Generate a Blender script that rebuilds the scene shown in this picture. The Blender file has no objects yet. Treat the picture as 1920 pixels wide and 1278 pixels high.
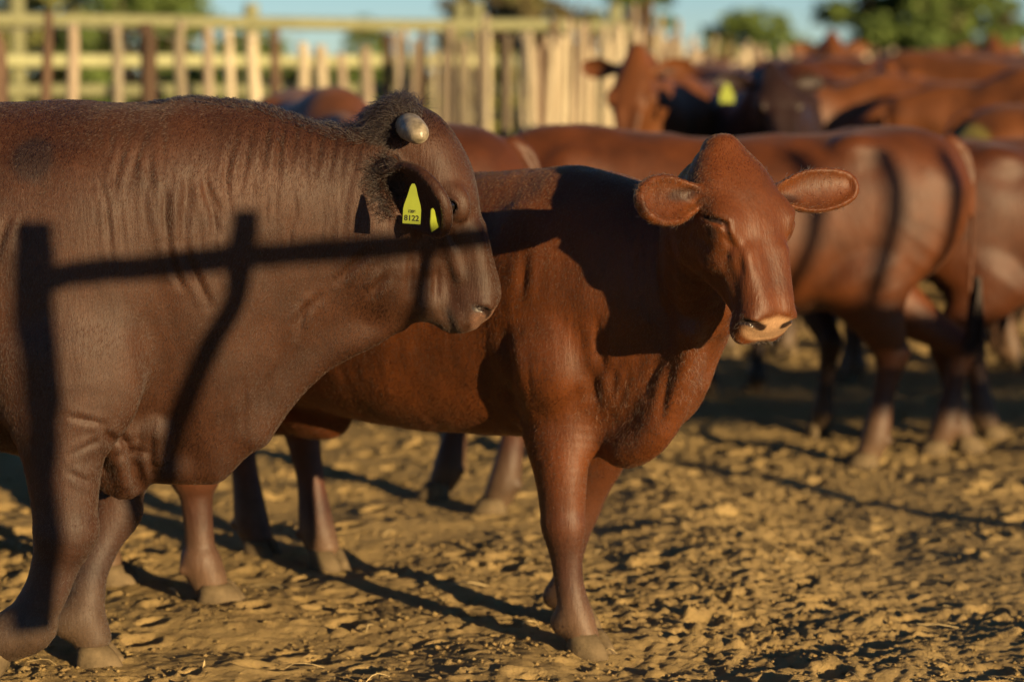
import bpy, math, random, time
import numpy as np
from mathutils import Matrix, Vector
T0 = time.time()
rng = np.random.default_rng(7)
random.seed(7)
scene = bpy.context.scene
COL = scene.collection

# ------------------------------------------------------------------ camera, sky, sun, exposure
CAM_H, F_PX, HOR = 1.6, 4533.0, 130.0
PITCH = math.atan((639 - HOR) / F_PX)
cam_d = bpy.data.cameras.new('camera')
cam_d.lens = 85.0
cam_d.sensor_width = 36.0
cam_d.clip_start = 0.05
cam_d.clip_end = 6000
cam_d.dof.use_dof = True
cam_d.dof.focus_distance = 6.15
cam_d.dof.aperture_fstop = 1.65
cam = bpy.data.objects.new('camera', cam_d)
COL.objects.link(cam)
cam.location = (0, 0, CAM_H)
cam.rotation_euler = (math.pi / 2 - PITCH, 0, 0)
scene.camera = cam

SUN_A, SUN_E = math.radians(37), math.radians(9.0)     # azimuth to the right of the camera's back, elevation
SUN = Vector((math.sin(SUN_A) * math.cos(SUN_E), -math.cos(SUN_A) * math.cos(SUN_E), math.sin(SUN_E)))
world = bpy.data.worlds.new('World')
scene.world = world
world.use_nodes = True
wn = world.node_tree.nodes
wl = world.node_tree.links
wn.clear()
sky = wn.new('ShaderNodeTexSky')
sky.sky_type = 'NISHITA'
sky.sun_disc = False
sky.sun_elevation = SUN_E
sky.sun_rotation = math.atan2(SUN.x, SUN.y)
sky.air_density = 0.68
sky.dust_density = 0.0
sky.ozone_density = 3.0
bg = wn.new('ShaderNodeBackground')
bg.inputs['Strength'].default_value = 0.055
wo = wn.new('ShaderNodeOutputWorld')
wl.new(sky.outputs[0], bg.inputs[0])
wl.new(bg.outputs[0], wo.inputs[0])
sun_d = bpy.data.lights.new('sun', 'SUN')
sun_d.energy = 5.0
sun_d.angle = math.radians(0.53)
sun_d.color = (1.0, 0.71, 0.37)
sun_o = bpy.data.objects.new('sun', sun_d)
COL.objects.link(sun_o)
sun_o.rotation_euler = SUN.to_track_quat('Z', 'Y').to_euler()
scene.view_settings.view_transform = 'Standard'
scene.view_settings.look = 'None'
scene.view_settings.exposure = 0.95
scene.view_settings.gamma = 1.0


def P(px, py, Y):
    """photo pixel at world depth Y -> world point"""
    x = (px - 960) / F_PX
    y = -(py - 639) / F_PX
    c, s = math.cos(PITCH), math.sin(PITCH)
    d = (x, c + y * s, -s + y * c)
    t = Y / d[1]
    return Vector((d[0] * t, Y, CAM_H + d[2] * t))


# ------------------------------------------------------------------ tagging helpers
def tag(o, label=None, cat=None, group=None, kind=None):
    if label: o['label'] = label
    if cat: o['category'] = cat
    if group: o['group'] = group
    if kind: o['kind'] = kind
    return o


def mesh_obj(name, verts, faces, mat=None, parent=None, smooth=True):
    me = bpy.data.meshes.new(name)
    me.from_pydata([tuple(v) for v in verts], [], [tuple(f) for f in faces])
    if smooth:
        me.polygons.foreach_set('use_smooth', [True] * len(me.polygons))
    if mat: me.materials.append(mat)
    o = bpy.data.objects.new(name, me)
    COL.objects.link(o)
    if parent: o.parent = parent
    return o


def np_mesh(name, V, Q, smooth=True):
    """fast mesh from numpy quads"""
    me = bpy.data.meshes.new(name)
    me.vertices.add(len(V))
    me.vertices.foreach_set('co', np.ascontiguousarray(V, np.float32).ravel())
    me.loops.add(Q.size)
    me.loops.foreach_set('vertex_index', np.ascontiguousarray(Q, np.int32).ravel())
    me.polygons.add(len(Q))
    k = Q.shape[1]
    me.polygons.foreach_set('loop_start', np.arange(0, Q.size, k, dtype=np.int32))
    if smooth:
        me.polygons.foreach_set('use_smooth', np.ones(len(Q), bool))
    me.update(calc_edges=True)
    return me


def copy_tree(o, parent=None):
    c = o.copy()
    COL.objects.link(c)
    if parent is not None:
        c.parent = parent
    for ch in list(o.children):
        copy_tree(ch, c)
    return c


# ------------------------------------------------------------------ materials
def new_mat(name):
    m = bpy.data.materials.new(name)
    m.use_nodes = True
    nt = m.node_tree
    b = nt.nodes['Principled BSDF']
    return m, nt, b


def N(nt, kind, **kw):
    n = nt.nodes.new(kind)
    for k, v in kw.items():
        if k in n.inputs.keys():
            n.inputs[k].default_value = v
        else:
            setattr(n, k, v)
    return n


def mixc(nt, fac, a, b, blend='MIX'):
    n = nt.nodes.new('ShaderNodeMix')
    n.data_type = 'RGBA'
    n.blend_type = blend
    for s, v in ((0, fac), (6, a), (7, b)):
        if isinstance(v, bpy.types.NodeSocket):
            nt.links.new(v, n.inputs[s])
        else:
            n.inputs[s].default_value = v if s == 0 else (*v, 1)
    return n.outputs[2]


def ramp(nt, src, lo, hi, a=0.0, b=1.0):
    n = nt.nodes.new('ShaderNodeMapRange')
    nt.links.new(src, n.inputs[0])
    n.inputs[1].default_value, n.inputs[2].default_value = lo, hi
    n.inputs[3].default_value, n.inputs[4].default_value = a, b
    return n.outputs[0]


def coords(nt, scale=(1, 1, 1), rot=(0, 0, 0), kind='Object'):
    tc = nt.nodes.new('ShaderNodeTexCoord')
    mp = nt.nodes.new('ShaderNodeMapping')
    mp.inputs['Scale'].default_value = scale
    mp.inputs['Rotation'].default_value = rot
    nt.links.new(tc.outputs[kind], mp.inputs[0])
    return mp.outputs[0]


def noise(nt, vec, scale, detail=4, rough=0.55):
    n = nt.nodes.new('ShaderNodeTexNoise')
    n.inputs['Scale'].default_value = scale
    n.inputs['Detail'].default_value = detail
    n.inputs['Roughness'].default_value = rough
    nt.links.new(vec, n.inputs['Vector'])
    return n.outputs[0]


def bump(nt, b, h, strength, dist, prev=None):
    n = nt.nodes.new('ShaderNodeBump')
    n.inputs['Strength'].default_value = strength
    n.inputs['Distance'].default_value = dist
    nt.links.new(h, n.inputs['Height'])
    if prev: nt.links.new(prev, n.inputs['Normal'])
    nt.links.new(n.outputs[0], b.inputs['Normal'])
    return n.outputs[0]


def coat_material(name, streak=0.35, sheen=0.35, rough=0.5, tint=(1, .78, .6)):
    m, nt, b = new_mat(name)
    at = N(nt, 'ShaderNodeAttribute', attribute_name='coat')
    v1 = coords(nt, (230, 230, 36), (0.25, 0.45, 0))
    n1 = noise(nt, v1, 1.0, 3, 0.6)
    n2 = noise(nt, coords(nt), 6.0, 4, 0.6)
    n3 = noise(nt, coords(nt, (70, 70, 14), (0.25, 0.45, 0)), 1.0, 3, 0.6)
    c = mixc(nt, 1.0, at.outputs['Color'], at.outputs['Color'])
    f1 = ramp(nt, n1, 0.3, 0.7, 1 - streak, 1 + streak)
    f2 = ramp(nt, n2, 0.3, 0.7, 0.62, 1.25)
    mm = N(nt, 'ShaderNodeMath', operation='MULTIPLY')
    nt.links.new(f1, mm.inputs[0]); nt.links.new(f2, mm.inputs[1])
    vm = N(nt, 'ShaderNodeVectorMath', operation='SCALE')
    nt.links.new(at.outputs['Color'], vm.inputs[0]); nt.links.new(mm.outputs[0], vm.inputs['Scale'])
    nt.links.new(vm.outputs[0], b.inputs['Base Color'])
    at2 = N(nt, 'ShaderNodeAttribute', attribute_name='gloss')
    rr = ramp(nt, at2.outputs['Fac'], 0, 1, rough, 0.12)
    nt.links.new(rr, b.inputs['Roughness'])
    b.inputs['Specular IOR Level'].default_value = 0.33
    b.inputs['Sheen Weight'].default_value = sheen
    b.inputs['Sheen Roughness'].default_value = 0.45
    b.inputs['Sheen Tint'].default_value = (*tint, 1)
    p = bump(nt, b, n3, 0.35, 0.006)
    bump(nt, b, n1, 0.5, 0.002, p)
    return m


MAT_BULL = coat_material('dark_brown_coat', 0.15, 0.04, 0.58, (1, .8, .65))
MAT_RED = coat_material('red_coat', 0.16, 0.06, 0.53, (1, .7, .5))


def simple(name, col, rough=0.6, spec=0.4, nscale=20, namp=0.25, bscale=60, bamp=0.3, bdist=0.003):
    m, nt, b = new_mat(name)
    v = coords(nt)
    n1 = noise(nt, v, nscale, 5, 0.6)
    f = ramp(nt, n1, 0.3, 0.7, 1 - namp, 1 + namp)
    vm = N(nt, 'ShaderNodeVectorMath', operation='SCALE')
    vm.inputs[0].default_value = col
    nt.links.new(f, vm.inputs['Scale'])
    nt.links.new(vm.outputs[0], b.inputs['Base Color'])
    b.inputs['Roughness'].default_value = rough
    b.inputs['Specular IOR Level'].default_value = spec
    bump(nt, b, noise(nt, v, bscale, 4), bamp, bdist)
    return m




def hair_material(name, rough=.41):
    m, nt, b = new_mat(name)
    at = N(nt, 'ShaderNodeAttribute', attribute_name='coat')
    h = nt.nodes.new('ShaderNodeBsdfHairPrincipled')
    h.model = 'CHIANG'
    h.parametrization = 'COLOR'
    h.inputs['Roughness'].default_value = rough
    h.inputs['Radial Roughness'].default_value = .5
    nt.links.new(at.outputs['Color'], h.inputs['Color'])
    nt.links.new(h.outputs[0], nt.nodes['Material Output'].inputs['Surface'])
    return m


MAT_HAIR = hair_material('short_coat_hair')


def coat_hair(parent, V, Q, C, flow, n, length, radius, weight, lift=.28, seed=1, name='coat_hair', jit=.3, curl=.12):
    """short real hairs rooted all over a body, lying along flow(p, n)"""
    rg = np.random.default_rng(seed)
    a, b, c, d = V[Q[:, 0]], V[Q[:, 1]], V[Q[:, 2]], V[Q[:, 3]]
    nf = np.cross(c - a, d - b)
    area = np.linalg.norm(nf, axis=1) + 1e-12
    nf = nf / area[:, None]
    ctr = (a + b + c + d) / 4
    w = area * weight(ctr, nf)
    k = rg.choice(len(Q), n, p=w / w.sum())
    u, v = rg.random((n, 1)), rg.random((n, 1))
    root = (a[k] * (1 - u) + b[k] * u) * (1 - v) + (d[k] * (1 - u) + c[k] * u) * v
    nn = mesh_normals(V, Q)
    nr = (nn[Q[k, 0]] + nn[Q[k, 2]]); nr /= np.linalg.norm(nr, axis=1)[:, None] + 1e-9
    f, L = flow(root, nr)
    f = f + rg.normal(0, jit, (n, 3)) * np.linalg.norm(f, axis=1)[:, None]
    f = f - nr * (f * nr).sum(1)[:, None]
    f /= np.linalg.norm(f, axis=1)[:, None] + 1e-9
    L = (L * length * rg.uniform(.6, 1.25, n))[:, None]
    side = np.cross(nr, f)
    cu = rg.normal(0, curl, (n, 1))
    t = np.array([0, .35, .7, 1.0])
    lf = rg.uniform(.5, 1.5, (n, 1)) * lift
    pts = [root + f * L * x * (1 - .08 * x) + nr * L * lf * (x - .45 * x * x) + side * L * cu * x * x - nr * .0004 for x in t]
    pos = np.stack(pts, 1).reshape(-1, 3).astype(np.float32)
    cv = bpy.data.hair_curves.new(name)
    cv.add_curves([4] * n)
    cv.points.foreach_set('position', pos.ravel())
    rad = np.tile(np.array([1, .9, .65, .12]) * radius, n) * np.repeat(rg.uniform(.7, 1.2, n), 4)
    cv.points.foreach_set('radius', rad.astype(np.float32))
    col = C[Q[k, 0]] * rg.lognormal(0, .22, (n, 1))
    at = cv.attributes.new('coat', 'FLOAT_COLOR', 'CURVE')
    at.data.foreach_set('color', np.hstack([np.clip(col, 0, 1), np.ones((n, 1))]).astype(np.float32).ravel())
    cv.materials.append(MAT_HAIR)
    o = bpy.data.objects.new(name, cv)
    COL.objects.link(o)
    o.parent = parent
    tag(o, kind='stuff')
    return o


def body_colour(me):
    C = np.zeros(len(me.vertices) * 4, np.float32)
    me.attributes['coat'].data.foreach_get('color', C)
    return C.reshape(-1, 4)[:, :3].astype(float)


MAT_HOOF = simple('dusty_hoof_horn', (0.12, 0.088, 0.048), 0.8, 0.2, 30, .35, 120, .5, .004)
MAT_HORN = simple('worn_grey_horn', (0.24, 0.20, 0.135), 0.38, 0.45, 45, .5, 70, .35, .003)
MAT_EYE = simple('dark_wet_eye', (0.012, 0.008, 0.006), 0.06, 0.6, 3, .1, 3, 0, .001)
MAT_TAG = simple('yellow_ear_tag_plastic', (0.23, 0.28, 0.03), 0.45, 0.4, 20, .08, 40, .05, .001)
MAT_INK = simple('black_tag_ink', (0.02, 0.02, 0.015), 0.6, 0.2, 20, .1, 40, 0, .001)
MAT_TUFT = simple('dark_tail_hair', (0.02, 0.012, 0.009), 0.6, 0.3, 60, .4, 90, .3, .003)


# ------------------------------------------------------------------ signed distance sculpting
def smin(a, b, k):
    h = np.clip(0.5 + 0.5 * (b - a) / k, 0, 1)
    return b * (1 - h) + a * h - k * h * (1 - h)


def smax(a, b, k):
    return -smin(-a, -b, k)


def catmull(pts, n):
    pts = np.asarray(pts, float)
    if len(pts) < 3 or n <= 1:
        return pts
    e = np.vstack([2 * pts[0] - pts[1], pts, 2 * pts[-1] - pts[-2]])
    out = []
    for i in range(1, len(e) - 2):
        p0, p1, p2, p3 = e[i - 1], e[i], e[i + 1], e[i + 2]
        for j in range(n):
            t = j / n
            out.append(0.5 * ((2 * p1) + (-p0 + p2) * t + (2 * p0 - 5 * p1 + 4 * p2 - p3) * t * t + (-p0 + 3 * p1 - 3 * p2 + p3) * t ** 3))
    out.append(e[-2])
    return np.array(out)


class Sculpt:
    """a field of smoothly joined shapes, meshed as ONE surface"""
    def __init__(self):
        self.p = []
        self.M = None          # current group matrix (local group -> body space), 4x4

    def _add(self, f, lo, hi, k, op):
        lo, hi = np.asarray(lo, float), np.asarray(hi, float)
        if self.M is not None:
            M = np.array(self.M)
            sc = abs(np.linalg.det(M[:3, :3])) ** (1 / 3)
            Mi = np.linalg.inv(M)
            g = f
            f = lambda q, g=g, Mi=Mi, sc=sc: g(q @ Mi[:3, :3].T + Mi[:3, 3]) * sc
            c = np.array([[x, y, z] for x in (lo[0], hi[0]) for y in (lo[1], hi[1]) for z in (lo[2], hi[2])])
            c = c @ M[:3, :3].T + M[:3, 3]
            lo, hi = c.min(0), c.max(0)
        self.p.append((f, lo, hi, k, op))

    def ell(self, c, r, k=0.03, op='add', rot=None):
        c, r = np.asarray(c, float), np.asarray(r, float)
        R = np.eye(3) if rot is None else np.array(rot)

        def f(q):
            v = (q - c) @ R
            a = np.sqrt(((v / r) ** 2).sum(1)) + 1e-9
            b = np.sqrt(((v / r ** 2) ** 2).sum(1)) + 1e-9
            return a * (a - 1) / b
        m = r.max() if rot is not None else r
        self._add(f, c - m, c + m, k, op)

    def chain(self, pts, k=0.03, op='add', sub=4, up=(0, 0, 1)):
        """pts rows: x y z r_side r_up"""
        a = catmull(pts, sub)
        if a.shape[1] == 4:
            a = np.hstack([a, a[:, 3:4]])
        up = np.asarray(up, float)

        def f(q):
            best = None
            for i in range(len(a) - 1):
                A, B = a[i], a[i + 1]
                d = B[:3] - A[:3]
                L = np.linalg.norm(d)
                if L < 1e-6: continue
                T = d / L
                s = np.cross(up, T)
                ns = np.linalg.norm(s)
                s = s / ns if ns > 0.15 else np.array([0, 1.0, 0])
                s = s - T * (s @ T); s /= np.linalg.norm(s)
                u = np.cross(T, s)
                v = q - A[:3]
                t = np.clip(v @ T / L, 0, 1)
                rs = A[3] + (B[3] - A[3]) * t
                ru = A[4] + (B[4] - A[4]) * t
                rm = np.minimum(rs, ru)
                v = v - t[:, None] * d
                x, y, z = v @ s, v @ u, v @ T
                ka = np.sqrt((x / rs) ** 2 + (y / ru) ** 2 + (z / rm) ** 2) + 1e-9
                kb = np.sqrt((x / rs ** 2) ** 2 + (y / ru ** 2) ** 2 + (z / rm ** 2) ** 2) + 1e-9
                dd = ka * (ka - 1) / kb
                best = dd if best is None else np.minimum(best, dd)
            return best
        R = a[:, 3:5].max(1)[:, None]
        self._add(f, (a[:, :3] - R).min(0), (a[:, :3] + R).max(0), k, op)

    def rings(self, st, k=0.03, op='add', n=2.2):
        """st rows: x top bottom halfwidth narrowing(bottom) ycentre"""
        st = np.array([list(r) + [0.0] * (6 - len(r)) for r in st], float)
        a = catmull(st, 6)

        def f(q):
            x = q[:, 0]
            g = [np.interp(x, a[:, 0], a[:, i]) for i in range(1, 6)]
            top, bot, w, kk, yc = g
            c, h = (top + bot) / 2, np.maximum((top - bot) / 2, .004)
            v = (q[:, 2] - c) / h
            ww = np.maximum(w, .004) * (1 + kk * np.clip(v, -1.1, 1.1))
            y = np.abs(q[:, 1] - yc) / ww
            ka = (np.abs(v) ** n + y ** n) ** (1 / n) + 1e-9
            kb = np.sqrt((v / h) ** 2 + (y / ww) ** 2) + 1e-9
            d = ka * (ka - 1) / kb
            dx = np.maximum(a[0, 0] - x, x - a[-1, 0])
            return np.where(dx > 0, np.sqrt(np.maximum(d, 0) ** 2 + np.maximum(dx, 0) ** 2), d)
        W = a[:, 3].max() * 1.5
        self._add(f, (a[0, 0], -W, a[:, 2].min()), (a[-1, 0], W, a[:, 1].max()), k, op)

    def value(self, q):
        d = np.full(len(q), 1.0)
        for f, lo, hi, k, op in self.p:
            mg = k + 0.07
            m = np.all((q > lo - mg) & (q < hi + mg), axis=1)
            if not m.any(): continue
            i = np.nonzero(m)[0]
            v = f(q[i])
            if op == 'add':
                d[i] = smin(d[i], v, k)
            else:
                d[i] = smax(d[i], -v, k)
        return d

    def mesh(self, h):
        import openvdb as vdb
        lo = np.min([p[1] for p in self.p if p[4] == 'add'], axis=0) - 3 * h
        hi = np.max([p[2] for p in self.p if p[4] == 'add'], axis=0) + 3 * h
        B = 4
        nb = np.ceil((hi - lo) / (h * B)).astype(int) + 1
        ax = [lo[i] + (np.arange(nb[i]) + 0.5) * h * B - h * .5 for i in range(3)]
        G = np.stack(np.meshgrid(*ax, indexing='ij'), -1).reshape(-1, 3)
        dc = np.concatenate([self.value(c) for c in np.array_split(G, max(1, len(G) // 400000))])
        near = np.nonzero(np.abs(dc) < h * B * 1.9)[0]
        far = np.sign(dc).reshape(nb) * 3 * h
        A = np.repeat(np.repeat(np.repeat(far, B, 0), B, 1), B, 2).astype(np.float32)
        off = np.stack(np.meshgrid(np.arange(B), np.arange(B), np.arange(B), indexing='ij'), -1).reshape(-1, 3)
        bi = np.stack(np.unravel_index(near, nb), -1) * B
        for ch in np.array_split(bi, max(1, len(bi) // 6000)):
            idx = (ch[:, None, :] + off[None]).reshape(-1, 3)
            v = self.value(lo + idx * h)
            A[idx[:, 0], idx[:, 1], idx[:, 2]] = np.clip(v, -3 * h, 3 * h)
        g = vdb.FloatGrid(3 * h)
        g.copyFromArray(A)
        V, Q = g.convertToQuads(0.0)
        V = V * h + lo
        return V.astype(float), Q.copy()


def mesh_normals(V, Q):
    n = np.cross(V[Q[:, 2]] - V[Q[:, 0]], V[Q[:, 3]] - V[Q[:, 1]])
    out = np.zeros_like(V)
    for i in range(4):
        np.add.at(out, Q[:, i], n)
    return out / (np.linalg.norm(out, axis=1)[:, None] + 1e-12)


def relax(V, Q, it=2, lam=0.5):
    n = len(V)
    E = np.concatenate([Q[:, [0, 1]], Q[:, [1, 2]], Q[:, [2, 3]], Q[:, [3, 0]]])
    cnt = np.bincount(E[:, 0], minlength=n) + np.bincount(E[:, 1], minlength=n)
    for j in range(it):
        l = lam if j % 2 == 0 else -lam * 0.98
        s = np.zeros_like(V)
        for c in range(3):
            s[:, c] = np.bincount(E[:, 0], V[E[:, 1], c], n) + np.bincount(E[:, 1], V[E[:, 0], c], n)
        V = V + l * (s / cnt[:, None] - V)
    return V


def lattice_noise(p, scale, seed):
    """smooth 3-D value noise, about -1..1"""
    r = np.random.default_rng(seed).random((24, 24, 24)) * 2 - 1
    q = p * scale
    i = np.floor(q).astype(int)
    f = q - i
    f = f * f * (3 - 2 * f)
    out = 0
    for a in (0, 1):
        for b in (0, 1):
            for c in (0, 1):
                w = (f[:, 0] if a else 1 - f[:, 0]) * (f[:, 1] if b else 1 - f[:, 1]) * (f[:, 2] if c else 1 - f[:, 2])
                out = out + w * r[(i[:, 0] + a) % 24, (i[:, 1] + b) % 24, (i[:, 2] + c) % 24]
    return out


def seg_dist(p, A, B):
    d = B - A
    t = np.clip(((p - A) @ d) / (d @ d), 0, 1)
    return np.linalg.norm(p - A - t[:, None] * d, axis=1), t


# ------------------------------------------------------------------ cattle head
EYESLIT = [(.142, .112, -.048), (.156, .1145, -.030), (.170, .109, -.012), (.184, .101, -.002)]
TEARLINE = [(.184, .101, -.002), (.206, .096, -.006), (.238, .088, -.022), (.262, .083, -.046)]
NOSTRIL = [(.474, .026, -.060, .006), (.471, .036, -.056, .010), (.463, .047, -.055, .0105), (.452, .057, -.064, .007), (.446, .060, -.076, .004)]


def head_shape(S, M, scale=1.0, dims=(1, 1, 1), horned=False, poll=0.0, crown=1.0, ears=None, eyes='open', muzzle=1.0):
    """M: head frame -> body frame. head x runs from poll to muzzle, z out of the forehead, y to its left"""
    Ms = np.array(M) @ np.diag([scale * dims[0], scale * dims[1], scale * dims[2], 1])
    old = S.M
    S.M = Ms
    mz = muzzle
    S.rings([(-.078, -.065, -.09, .02), (-.06, -.04, -.11, .040 * crown), (-.03, -.016, -.13, .057 * crown), (.02, .0, -.145, .076 * (1 + (crown - 1) * .85)), (.08, .012, -.155, .093 * (1 + (crown - 1) * .5)),
             (.13, .016, -.16, .103 * (1 + (crown - 1) * .2)), (.19, .013, -.155, .101), (.25, .0, -.14, .083), (.31, -.012, -.125, .066 * (mz + 1) / 2), (.37, -.022, -.118, .058 * mz),
             (.41, -.026, -.128, .060 * mz), (.44, -.038, -.136, .063 * mz), (.465, -.062, -.138, .060 * mz), (.482, -.09, -.134, .050 * mz), (.490, -.110, -.126, .03 * mz)], k=.02, n=2.5)
    S.rings([(.03, -.10, -.16, .05), (.08, -.09, -.215, .070), (.14, -.08, -.245, .076), (.20, -.08, -.24, .072), (.26, -.08, -.215, .06),
             (.32, -.08, -.185, .05), (.38, -.08, -.165, .044), (.43, -.09, -.16, .042), (.46, -.10, -.155, .036), (.475, -.11, -.14, .02)], k=.035, n=2.3)
    for s in (-1, 1):
        if eyes == 'open': S.ell((.185, s * .094, -.030), (.045, .020, .032), .02)                    # brow over the eye
        S.ell((.16, s * .066, -.15), (.085, .026, .07), .03)                       # cheek muscle
        S.chain([(.235, s * .083, -.07, .014), (.30, s * .068, -.082, .011), (.36, s * .058, -.085, .008)], .02, sub=2)
        S.chain([(.27, s * .05, -.02, .012), (.36, s * .038, -.03, .010), (.44, s * .03, -.04, .008)], .05, sub=2)
        S.ell((.448, s * .043 * mz, -.058), (.026, .019, .022), .014)               # nostril wing
        S.ell((.455, s * .036 * mz, -.128), (.036, .024, .018), .02)                # upper lip
        S.chain([(a_, s * b_ * mz, c_, r_) for a_, b_, c_, r_ in NOSTRIL], .005, 'cut', sub=3)
    S.ell((.456, 0, -.088), (.030, .046 * mz, .040), .02)                           # nose pad
    S.ell((.455, 0, -.157), (.033, .038, .015), .012)                               # lower lip
    for s in (-1, 1):                                                             # mouth line
        S.chain([(.500, 0, -.140, .004), (.478, s * .036, -.143, .004), (.42, s * .056, -.144, .004), (.36, s * .062, -.136, .003)], .005, 'cut', sub=3)
        if eyes == 'open':
            S.ell((.188, s * .110, -.040), (.021, .012, .014), .006, 'cut')
            S.chain([(.164, s * .1135, -.045, .004), (.178, s * .120, -.026, .005), (.198, s * .119, -.026, .005), (.212, s * .110, -.046, .004)], .006, sub=3)
        else:
            S.ell((.235, s * .078, -.098), (.055, .022, .036), .02)

            S.ell((.168, s * .086, -.030), (.056, .025, .040), .04)
            S.chain([(.128, s * .106, -.038, .006), (.142, s * .106, -.016, .009), (.158, s * .099, .000, .008), (.176, s * .090, .008, .005)], .012, sub=3)
            S.chain([(.158, s * .115, -.050, .006), (.174, s * .111, -.030, .008), (.190, s * .104, -.014, .006)], .010, sub=3)
        if eyes == 'open':
            S.chain([(.222, s * .103, -.060, .004), (.250, s * .09, -.070, .005), (.285, s * .078, -.068, .004)], .012, 'cut', sub=2)
        else:
            S.chain([(a_, s * b_, c_, .0055) for a_, b_, c_ in EYESLIT], .004, 'cut', sub=3)
            S.chain([(a_, s * b_, c_, .0040) for a_, b_, c_ in TEARLINE], .009, 'cut', sub=3)
    if poll > 0:
        S.ell((-.07, 0, -.06), (.05 * poll, .055 * poll, .05 * poll), .04)
    S.M = old
    # ears
    if ears is None:
        ears = [((.02, -.075, -.085), (-.15, -1, -.15), (.55, .0, .8), .19, .105), ((.02, .075, -.085), (-.15, 1, -.15), (.55, .0, .8), .19, .105)]
    frames = []
    for (b, d, nrm, L, W) in ears:
        d = Vector(d).normalized(); nrm = Vector(nrm)
        nrm = (nrm - d * nrm.dot(d)).normalized()
        e = nrm.cross(d)
        R = Matrix((d, e, nrm)).transposed().to_4x4()
        E = Matrix(Ms.tolist()) @ Matrix.Translation(b) @ R
        S.M = np.array(E)
        h = W / 2
        S.chain([(-.03, 0, 0, .026), (.01, 0, -.002, .025), (.035, 0, -.012, .018)], .02, sub=2)
        n0 = len(S.p)
        sub = Sculpt(); sub.M = S.M
        sub.chain([(.02, 0, .0, .020, .030), (.25 * L, 0, 0, h * .62, .034), (.5 * L, 0, 0, h, .030), (.74 * L, 0, 0, h * .96, .029), (.90 * L, 0, 0, h * .70, .024), (L * .97, 0, 0, h * .30, .010)], .01, sub=3, up=(0, 0, 1))
        sub.chain([(.05, 0, .020, .013, .022), (.3 * L, 0, .020, h * .52, .030), (.5 * L, 0, .019, h * .88, .030), (.73 * L, 0, .019, h * .85, .028), (.88 * L, 0, .019, h * .58, .021)], .006, 'cut', sub=3, up=(0, 0, 1))
        lo, hi = sub.p[0][1], sub.p[0][2]
        S.M = None
        S._add(lambda q, sub=sub: sub.value(q), lo, hi, .008, 'add')
        frames.append(E)
        S.M = old
    return Matrix(Ms.tolist()), frames


def hoof_mesh():
    V, F = [], []
    for s in (-1, 1):
        base = len(V)
        # level: z, front, back, half width (outer), inner gap
        for (z, fr, bk, w) in ((.066, .030, -.040, .020), (.050, .042, -.046, .025), (.02, .058, -.050, .028), (-.012, .070, -.052, .029), (-.03, .07, -.052, .028)):
            cx, rx = (fr + bk) / 2, (fr - bk) / 2
            for i in range(14):
                a = 2 * math.pi * i / 14
                ca, sa = math.cos(a), math.sin(a)
                x = cx + rx * math.copysign(abs(ca) ** .8, ca)
                y = s * (.0285) + w * sa * (1 - .25 * max(0, ca))
                y -= s * .010 * max(0, ca)
                V.append((x, y, z))
        for l in range(4):
            for i in range(14):
                j = (i + 1) % 14
                F.append((base + l * 14 + i, base + (l + 1) * 14 + i, base + (l + 1) * 14 + j, base + l * 14 + j))
        F.append(tuple(base + i for i in range(14)))
    return V, F


HOOF_ME = None


def add_hoof(parent, x, y, z=0.0, yaw=0.0, s=1.0, pitch=0.0):
    global HOOF_ME
    if HOOF_ME is None:
        V, F = hoof_mesh()
        HOOF_ME = bpy.data.meshes.new('hoof')
        HOOF_ME.from_pydata(V, [], F)
        HOOF_ME.polygons.foreach_set('use_smooth', [True] * len(HOOF_ME.polygons))
        HOOF_ME.materials.append(MAT_HOOF)
    o = bpy.data.objects.new('hoof', HOOF_ME)
    COL.objects.link(o)
    o.parent = parent
    o.location = (x, y, z)
    o.rotation_euler = (0, pitch, yaw)
    o.scale = (s, s, s * .8)
    return o


def tuft(parent, name, root, tip, r, n, mat, seedv=0, curl=.3, width=.004):
    """a bunch of tapered hair locks"""
    rg = np.random.default_rng(seedv)
    V, F = [], []
    root, tip = np.array(root, float), np.array(tip, float)
    for i in range(n):
        a = root + rg.normal(0, r * .35, 3)
        b = tip + rg.normal(0, r, 3) * np.array([1, 1, .8])
        m = (a + b) / 2 + rg.normal(0, r * curl, 3) + (a - root) * 1.0
        pts = [a, (a + m) / 2 + rg.normal(0, r * .1, 3), m, (m + b) / 2, b]
        base = len(V)
        for j, p in enumerate(pts):
            w = width * (1, 1.1, 1, .7, .1)[j]
            for t in range(3):
                an = t * 2.094
                V.append((p[0] + w * math.cos(an), p[1] + w * math.sin(an), p[2]))
        for j in range(4):
            for t in range(3):
                u = (t + 1) % 3
                F.append((base + j * 3 + t, base + j * 3 + u, base + j * 3 + 3 + u, base + j * 3 + 3 + t))
    return mesh_obj(name, V, F, mat, parent)


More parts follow.
